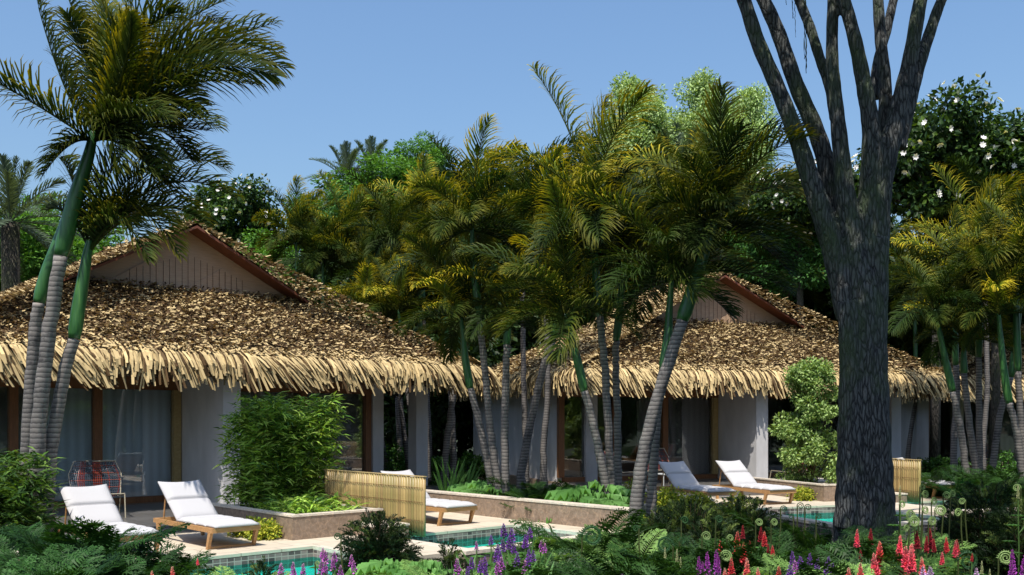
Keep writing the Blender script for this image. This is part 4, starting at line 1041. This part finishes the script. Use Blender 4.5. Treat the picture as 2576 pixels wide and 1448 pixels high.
for gx in range(14):
    for gy in range(4):
        x = 1390 + gx * 66 + random.uniform(-25, 25) + gy * 20; y = 1310 + gy * 38 + random.uniform(-10, 10); d = 12.6 - gy * 1.15 + random.uniform(-.3, .3)
        if 2095 < x < 2265 and gy == 0: continue
        if x > 2620 or (x < 1500 and gy == 0): continue
        if 1600 < x < 2000 and gy < 2: continue
        kind = FERN_L if (x > 2240 and x < 2420 and gy < 2) or random.random() < .25 else FERN
        place('fern', random.choice(kind), x, y, d, -.3, 'green fern in the flower bed at the bottom right', 'fern', 'ferns in the flower bed', .44)

def broad_mesh(seed, n=11, L=.27, cols=((.10, .25, .055), (.20, .40, .11))):
    global rng
    old = rng; rng = np.random.default_rng(seed); mb = MB(); cols = np.array(cols)
    for i in range(n):
        az = i * 2.4 + rng.normal(0, .3); e = R(rng.uniform(15, 60)); l = L * rng.uniform(.7, 1.15)
        hz = V3((math.cos(az), math.sin(az), 0)); up = V3((0, 0, 1)); c0 = hz * l * .7 * math.cos(e) + up * l * .9 * math.sin(e) + up * .1
        c = cols[0] + (cols[1] - cols[0]) * rng.random(); mb.tube([(0, 0, 0), c0 * .6 + up * .05, c0], .006, 4, c * .6, False)
        sd_ = np.cross(hz, up); m_ = 44; vs = [c0]; cc = [c * .8]
        for k in range(m_):
            th = 2 * math.pi * k / m_; r_ = l * .62 * (1 + .18 * math.cos(th)) * (1 - .10 * (k % 2) - .38 * abs(math.sin(th * 3.5)) ** 1.5)
            v = c0 + hz * (math.cos(th) * r_ + l * .2) + sd_ * math.sin(th) * r_ + up * (-.5 * (max(0, math.cos(th))) ** 2 * r_ * .8 - .25 * abs(math.sin(th)) * r_ + (.03 if k % 2 else -.02))
            vs.append(v); cc.append(c * rng.uniform(.85, 1.15))
        mb.add(vs, [(0, 1 + k, 1 + (k + 1) % m_) for k in range(m_)], cc)
    me = mb.build('leaves', M['leaf'], link=False); rng = old; return me
BROAD = [broad_mesh(i) for i in range(3)]
for (x, y, d, lb) in ((1190, 1190, 20.5, 'bright lobed leaf plant left of the centre palm trunks'), (1215, 1205, 19.6, 'bright lobed leaf plant at the foot of the centre trunks'), (1470, 1205, 17.6, 'bright lobed leaf plant over the low wall, left of the leaning trunk'), (1500, 1225, 16.9, 'bright lobed leaf plant right behind the low wall'),
                      (1020, 1385, 10.6, 'big pale lobed leaf plant at bottom centre under the feathery shrub'), (1085, 1395, 10.3, 'pale lobed leaf plant left of the violet flowers'), (1430, 1230, 17.2, 'bright lobed leaf plant in the middle of the wall bed')):
    place('broad_leaf_plant', random.choice(BROAD), x, y, d, -.2, lb, 'broad leaf plant', 'lobed broad leaf plants', .36)
def sword_mesh(seed, n=16, L=.8, w_=.024, c=(.10, .22, .05)):
    global rng
    old = rng; rng = np.random.default_rng(seed); mb = MB()
    for i in range(n):
        az = rng.uniform(0, 6.28); l = L * rng.uniform(.6, 1.05); e = R(rng.uniform(55, 86)); d = V3((math.cos(az) * math.cos(e), math.sin(az) * math.cos(e), math.sin(e)))
        pts = bez((d[0] * .05, d[1] * .05, 0), d * l * .6, d * l + V3((d[0], d[1], 0)) * .15 * l, 6); s_ = nrm(np.cross(d, V3((math.cos(az + 1.2), math.sin(az + 1.2), 0)))); ww = w_ * np.array([.7, 1, 1, .8, .5, .05])
        vs = []; [vs.extend([p - s_ * q, p + s_ * q]) for p, q in zip(pts, ww)]
        mb.add(vs, [(2 * k, 2 * k + 1, 2 * k + 3, 2 * k + 2) for k in range(5)], V3(c) * rng.uniform(.7, 1.3))
    me = mb.build('leaves', M['leaf'], link=False); rng = old; return me
SW = sword_mesh(1); SW2 = sword_mesh(2, 9, .7, .03, (.18, .34, .12)); SW3 = sword_mesh(3, 9, .8, .026, (.14, .30, .08))
for (x, y, d, lb) in ((1125, 1148, 21, 'dark spiky sword leaved plant by the white pillar, left one'), (1160, 1155, 21.3, 'dark spiky sword leaved plant by the white pillar, right one')):
    place('sword_leaf_plant', SW, x, y, d, -.1, lb, 'sword leaf plant', 'sword leaved plants', .78)
for (x, y, d) in ((1150, 1395, 9.8), (1190, 1390, 9.8), (1310, 1375, 9.9), (1340, 1410, 9.3), (1270, 1400, 9.5), (1650, 1410, 9.2), (1700, 1420, 9.0), (1230, 1430, 8.9)):
    place('sword_leaf_plant', random.choice([SW2, SW3]), x, y, d, -.3, 'pale upright sword leaves among the flowers at the bottom', 'sword leaf plant', 'sword leaved plants', .68)

# ------------------------------------------------------------------ lupins and violet flowers
def spike_mesh(seed, L, Rr, col, tipc, n=150, buds=False):
    global rng
    old = rng; rng = np.random.default_rng(seed); mb = MB(); col = V3(col); tipc = V3(tipc)
    mb.tube([(0, 0, 0), (0, 0, L)], [.008, .002], 5, (.10, .18, .05))
    for i in range(n):
        s = (i + .5) / n; a = i * 2.39996; r_ = Rr * (1 - s) ** .62 * (.85 + .15 * min(1, s * 8)) + .003; c = col + (tipc - col) * max(0, (s - .55) / .45) ** 1.3
        o = V3((math.cos(a), math.sin(a), 0)); p = o * r_ * .35 + V3((0, 0, s * L + rng.normal(0, .003))); d = o * .9 + V3((0, 0, .35 + s)) + rng.normal(0, .2, 3); l = r_ * .85 * rng.uniform(.7, 1.25) + .004
        c = c * rng.uniform(.5, 1.35) + V3((.05, .02, .02)) * rng.random(); sd_ = V3((-o[1], o[0], 0)); wv = l * .42; q = p + nrm(d) * l
        m = (p + q) / 2
        mb.add([p, m + sd_ * wv, q, m - sd_ * wv, m + V3((0, 0, 1)) * wv * .9, m - V3((0, 0, 1)) * wv * .5], [(0, 1, 4), (1, 2, 4), (2, 3, 4), (3, 0, 4), (1, 0, 5), (2, 1, 5), (3, 2, 5), (0, 3, 5)], c)
    me = mb.build('flower_spike', M['petal'], link=False); rng = old; return me
def foliage_mesh(seed, h):
    global rng
    old = rng; rng = np.random.default_rng(seed); mb = MB(); mb.tube([(0, 0, 0), (.01, 0, h * .5), (0, 0, h)], [.009, .008, .007], 5, (.08, .15, .04))
    for k in range(7):
        az = rng.uniform(0, 6.28); z = rng.uniform(.15, .75) * h; c0 = V3((math.cos(az) * .13, math.sin(az) * .13, z + .08)); mb.tube([(0, 0, z), c0], .004, 4, (.08, .15, .04), False)
        m_ = 9; a = np.arange(m_) * 2 * math.pi / m_; d = np.stack([np.cos(a), np.sin(a), np.full(m_, .25)], 1)
        mb.leaves(np.tile(c0, (m_, 1)), d, np.tile(V3((0, 0, 1)), (m_, 1)), .09, .014, V3((.06, .15, .035)) * rng.uniform(.7, 1.3), .2)
    me = mb.build('stem', M['leaf'], link=False); rng = old; return me
KINDS = {'red': ((.50, .025, .035), (.68, .22, .16)), 'coral': ((.70, .12, .11), (.80, .52, .38)), 'pink': ((.72, .07, .12), (.80, .30, .28)), 'crimson': ((.28, .008, .02), (.35, .02, .03)),
         'purple': ((.34, .05, .38), (.30, .03, .30)), 'violet': ((.14, .03, .32), (.20, .05, .40)), 'mauve': ((.42, .10, .45), (.62, .32, .55)), 'lilac': ((.50, .32, .60), (.62, .45, .62))}
SPK = {}
for i, (kname, (c, t)) in enumerate(KINDS.items()):
    slim = kname == 'purple'; chunky = kname in ('violet', 'mauve', 'lilac')
    SPK[kname] = spike_mesh(300 + i, .26 if not chunky else .15, .030 if slim else (.036 if chunky else .042), c, t, 170 if not chunky else 46)
FOL = [foliage_mesh(i, .55) for i in range(3)]
WH = {'red': 'red lupin spike in the flower bed at the bottom right', 'coral': 'coral lupin with pale tip at the bottom edge', 'pink': 'bright pink red lupin right of the big trunk', 'crimson': 'dark crimson lupin shaded at the back of the bed',
      'purple': 'slim purple flower spike at the bottom right', 'violet': 'violet budded flower among pale sword leaves', 'mauve': 'mauve budded flower with pink tip at the bottom', 'lilac': 'pale lilac flower at the bottom right'}
def y_big(kind): return kind in ('red', 'coral', 'pink', 'purple')
def lupin(kind, px, py, ln, d):
    """px, py = tip of the spike, ln = spike length in pixels"""
    tip = P(px, py, d); L = ln * (1.35 if y_big(kind) else 1.15) / F * d; base_z = -.3; me = SPK[kind]; L0 = .15 if kind in ('violet', 'mauve', 'lilac') else .26
    s = L / L0; zb = tip.z - L - base_z
    nm = 'lupin' if kind not in ('violet', 'mauve', 'lilac') else 'violet_flower'
    r = empty(nm, (tip.x, d, base_z)); tag(r, WH[kind], 'flower', kind + ' flower spikes')
    w_ = s if kind not in () else s
    put('flower_spike', me, r, (0, 0, zb), random.uniform(0, 6), (w_ * random.uniform(.9, 1.15), w_ * random.uniform(.9, 1.15), s))
    r.rotation_euler = (random.uniform(-.04, .04), random.uniform(-.05, .05), 0)
    put('stem', random.choice(FOL), r, (0, 0, 0), random.uniform(0, 6), (1, 1, zb / .55))
for (x, y, l, c) in ((1848, 1338, 46, 'red'), (1868, 1322, 30, 'crimson'), (1867, 1366, 42, 'red'), (1813, 1360, 22, 'red'), (1908, 1326, 34, 'crimson'), (1926, 1338, 28, 'red'), (1949, 1372, 24, 'red'), (1927, 1370, 22, 'crimson'), (1887, 1362, 26, 'crimson'),
                     (1843, 1404, 50, 'red'), (1876, 1406, 50, 'coral'), (1828, 1430, 40, 'coral'), (1914, 1430, 40, 'coral'), (1958, 1425, 40, 'red'), (1786, 1390, 62, 'purple'), (1763, 1401, 60, 'purple'), (1811, 1385, 66, 'purple'), (1775, 1414, 50, 'purple'), (1751, 1416, 50, 'purple'), (1803, 1400, 55, 'purple'),
                     (2151, 1333, 34, 'pink'), (2186, 1331, 36, 'crimson'), (2211, 1364, 62, 'red'), (2206, 1395, 70, 'pink'), (2255, 1347, 48, 'pink'), (2274, 1376, 58, 'pink'), (2286, 1370, 66, 'pink'), (2299, 1383, 56, 'pink'), (2312, 1336, 40, 'crimson'), (2338, 1330, 46, 'crimson'), (2330, 1350, 36, 'crimson'),
                     (2357, 1357, 30, 'crimson'), (2382, 1352, 30, 'red'), (2408, 1359, 36, 'red'), (2400, 1362, 30, 'pink'), (2372, 1390, 36, 'pink'), (2327, 1401, 36, 'coral'), (2171, 1418, 44, 'coral'), (2134, 1427, 36, 'coral'), (2435, 1391, 16, 'red'), (2165, 1384, 34, 'crimson'),
                     (2551, 1386, 72, 'purple'), (2566, 1400, 60, 'purple'), (2540, 1412, 50, 'purple'), (2328, 1425, 30, 'lilac'), (2347, 1424, 30, 'lilac'), (1999, 1388, 30, 'violet'), (2016, 1400, 30, 'violet'), (2033, 1393, 28, 'violet'), (1995, 1420, 30, 'violet'), (2069, 1412, 30, 'violet'), (2096, 1418, 30, 'violet'), (2008, 1412, 26, 'mauve'), (2050, 1405, 26, 'violet'), (2082, 1400, 24, 'violet'),
                     (1269, 1318, 32, 'violet'), (1237, 1347, 24, 'violet'), (1263, 1358, 30, 'violet'), (1280, 1350, 32, 'violet'), (1251, 1371, 32, 'violet'), (1207, 1361, 20, 'mauve'), (1187, 1402, 30, 'violet'), (1157, 1406, 36, 'mauve'), (1203, 1410, 30, 'violet'), (1219, 1402, 30, 'violet'), (1269, 1402, 30, 'mauve'), (1251, 1414, 30, 'mauve'), (1243, 1385, 30, 'violet'), (1262, 1388, 28, 'violet'),
                     (1293, 1330, 34, 'violet'), (1314, 1345, 30, 'violet'), (1332, 1328, 26, 'violet'), (1324, 1352, 26, 'violet'), (1353, 1360, 22, 'mauve'), (1372, 1366, 22, 'mauve'), (1328, 1382, 28, 'violet'), (1323, 1398, 28, 'violet'), (1342, 1385, 28, 'violet'), (1293, 1392, 32, 'violet'), (1311, 1410, 30, 'mauve'), (1230, 1425, 24, 'violet'), (1170, 1425, 26, 'violet'), (1300, 1365, 26, 'violet'),
                     (809, 1380, 28, 'mauve'), (823, 1386, 28, 'mauve'), (845, 1388, 28, 'mauve'), (891, 1396, 26, 'mauve'), (797, 1410, 30, 'mauve'), (815, 1414, 30, 'mauve'), (857, 1424, 28, 'mauve'), (895, 1412, 26, 'mauve'), (832, 1405, 26, 'mauve'), (710, 1418, 28, 'mauve'), (735, 1413, 28, 'mauve'), (762, 1420, 28, 'mauve'), (748, 1428, 24, 'mauve'),
                     (439, 1426, 40, 'coral'), (389, 1436, 40, 'coral'), (506, 1404, 14, 'pink')):
    d = 10.6 - (y - 1330) / 110 * 2.2
    if c == 'crimson': d += .5
    lupin(c, x, y, l, d)
for (x, y, l) in ((1560, 1440, 20), (2460, 1430, 26)): lupin('lilac', x, y, l, 9)

# ------------------------------------------------------------------ curled fern heads
def curl_mesh(seed, turns=2.1, beads=True, lc=(.24, .34, .12)):
    global rng
    old = rng; rng = np.random.default_rng(seed); mb = MB(); n = 60; pts = []; lc = V3(lc)
    for i in range(n):
        t = i / (n - 1); r_ = 1.0 * (1 - t) ** .8 * .95 + .06; a = -math.pi / 2 * 0 + t * turns * 2 * math.pi
        pts.append((-(r_ * math.cos(a)) + .0, rng.normal(0, .02), 1.0 + r_ * math.sin(a)))
    pts = np.array(pts); rad = np.interp(np.linspace(0, 1, n), [0, .2, 1], [.09, .13, .05])
    mb.tube(pts, rad, 6, lc)
    c = np.array((0, 0, 1.0)); o = nrm(pts - c)
    for q in (-1, 1):
        mb.leaves(pts, o + V3((0, q * .9, 0)), np.tile(V3((0, q, .2)), (n, 1)) + rng.normal(0, .2, (n, 3)), rng.uniform(.24, .40, n) * np.linspace(1, .5, n), .07, lc * rng.uniform(.7, 1.3, (n, 1)), .2)
    me = mb.build('curled_head', M['leaf'], link=False); rng = old; return me
CU = [curl_mesh(1), curl_mesh(2, 2.6), curl_mesh(3, 1.7, lc=(.03, .09, .03))]
st = MB(); st.tube([(-.35, 0, -1), (-.15, 0, -.55), (0, 0, -.2), (0, 0, 0)], [.05, .045, .04, .04], 6, (.06, .075, .025)); STK = st.build('stalk', M['leaf'], link=False)
for (x, y, rr, k) in ((1777, 1349, 11, 0), (1827, 1399, 14, 1), (2014, 1273, 8, 2), (2033, 1277, 8, 2), (1972, 1281, 8, 2), (1723, 1309, 9, 2), (1809, 1307, 9, 2), (1910, 1315, 9, 0), (1948, 1315, 9, 0), (1837, 1355, 9, 0), (1716, 1362, 9, 2), (2328, 1245, 10, 0), (2382, 1247, 9, 0), (2397, 1243, 9, 0),
                      (2321, 1226, 7, 0), (2290, 1298, 14, 1), (2366, 1285, 13, 1), (2328, 1285, 10, 0), (2300, 1313, 14, 1), (2530, 1404, 17, 1), (2558, 1228, 9, 0), (2435, 1412, 24, 2), (1530, 1424, 11, 0), (1489, 1350, 26, 2), (1673, 1372, 20, 2), (849, 1351, 9, 2), (799, 1419, 7, 0), (2350, 1262, 10, 1), (2270, 1270, 9, 0),
                      (2410, 1290, 10, 0), (2345, 1312, 11, 1), (2280, 1330, 9, 0), (1990, 1300, 7, 2), (2060, 1300, 7, 2), (1600, 1330, 8, 2), (2420, 1262, 8, 0), (1570, 1390, 9, 2)):
    d = 11.8 - (y - 1250) / 150 * 2.2; s = rr / F * d; c = P(x, y, d); base_z = -.3
    r = empty('curled_fern', (c.x, d, base_z)); tag(r, 'pale curled fern head on a thin stalk in the flower bed' if k < 2 else 'dark curled fern head on a thin stalk', 'fern', 'pale curled fern heads' if k < 2 else 'dark curled fern heads')
    r.rotation_euler = (0, 0, random.uniform(-.5, .5) + (math.pi if random.random() < .4 else 0))
    h = c.z - base_z - s
    put('curled_head', CU[k], r, (0, 0, h), 0, s); 
    put('stalk', STK, r, (s * -1.0, 0, h + s), 0, (.2, .2, h + s))
for (x, y, k) in ((1673, 1378, 0), (1703, 1382, 0), (2264, 1222, 0), (2561, 1222, 0), (2470, 1412, 0), (1712, 1402, 0), (2490, 1432, 0)):
    d = 11 - (y - 1250) / 150 * 2; L = 34 / F * d; tip = P(x, y, d); r = empty('cream_flower', (tip.x, d, -.3)); tag(r, 'slim cream green bud spike standing among the ferns', 'flower', 'cream bud spikes')
    if 'cream' not in SPK: SPK['cream'] = spike_mesh(999, .26, .026, (.42, .45, .22), (.62, .60, .38), 120)
    put('flower_spike', SPK['cream'], r, (0, 0, tip.z + .3 - L), 0, L / .26); put('stem', FOL[0], r, (0, 0, 0), 0, (1, 1, (tip.z + .3 - L) / .55))

# low ground cover
mb = MB(); n = 60000
x = rng.uniform(-9, 11, n); y = rng.uniform(5.5, 15.5, n)
keep = []
for k_, du in ((0, 0), (1, -.45)):
    (ox, oy), a = VO[k_]; a = R(a); lx = (x - ox) * math.cos(a) + (y - oy) * math.sin(a) - du; ly = -(x - ox) * math.sin(a) + (y - oy) * math.cos(a)
    keep.append(~((lx > -6.6) & (lx < 2.3) & (ly > -12.0)))
m_ = keep[0] & keep[1]; x, y = x[m_], y[m_]; n = len(x)
p = np.stack([x, y, np.full(n, -.30) + rng.uniform(0, .12, n)], 1)
cols = np.array([(.02, .055, .012), (.03, .08, .018), (.05, .12, .025)])[rng.integers(0, 3, n)]
mb.leaves(p, unit(n) * V3((1, 1, .4)) + V3((0, 0, .7)), unit(n) + V3((0, 0, 1)), rng.uniform(.06, .16, n), rng.uniform(.012, .03, n), cols)
tag(mb.build('ground_cover', M['leaf']), 'low dark green ground cover under the ferns and flowers', 'ground cover', kind='stuff')
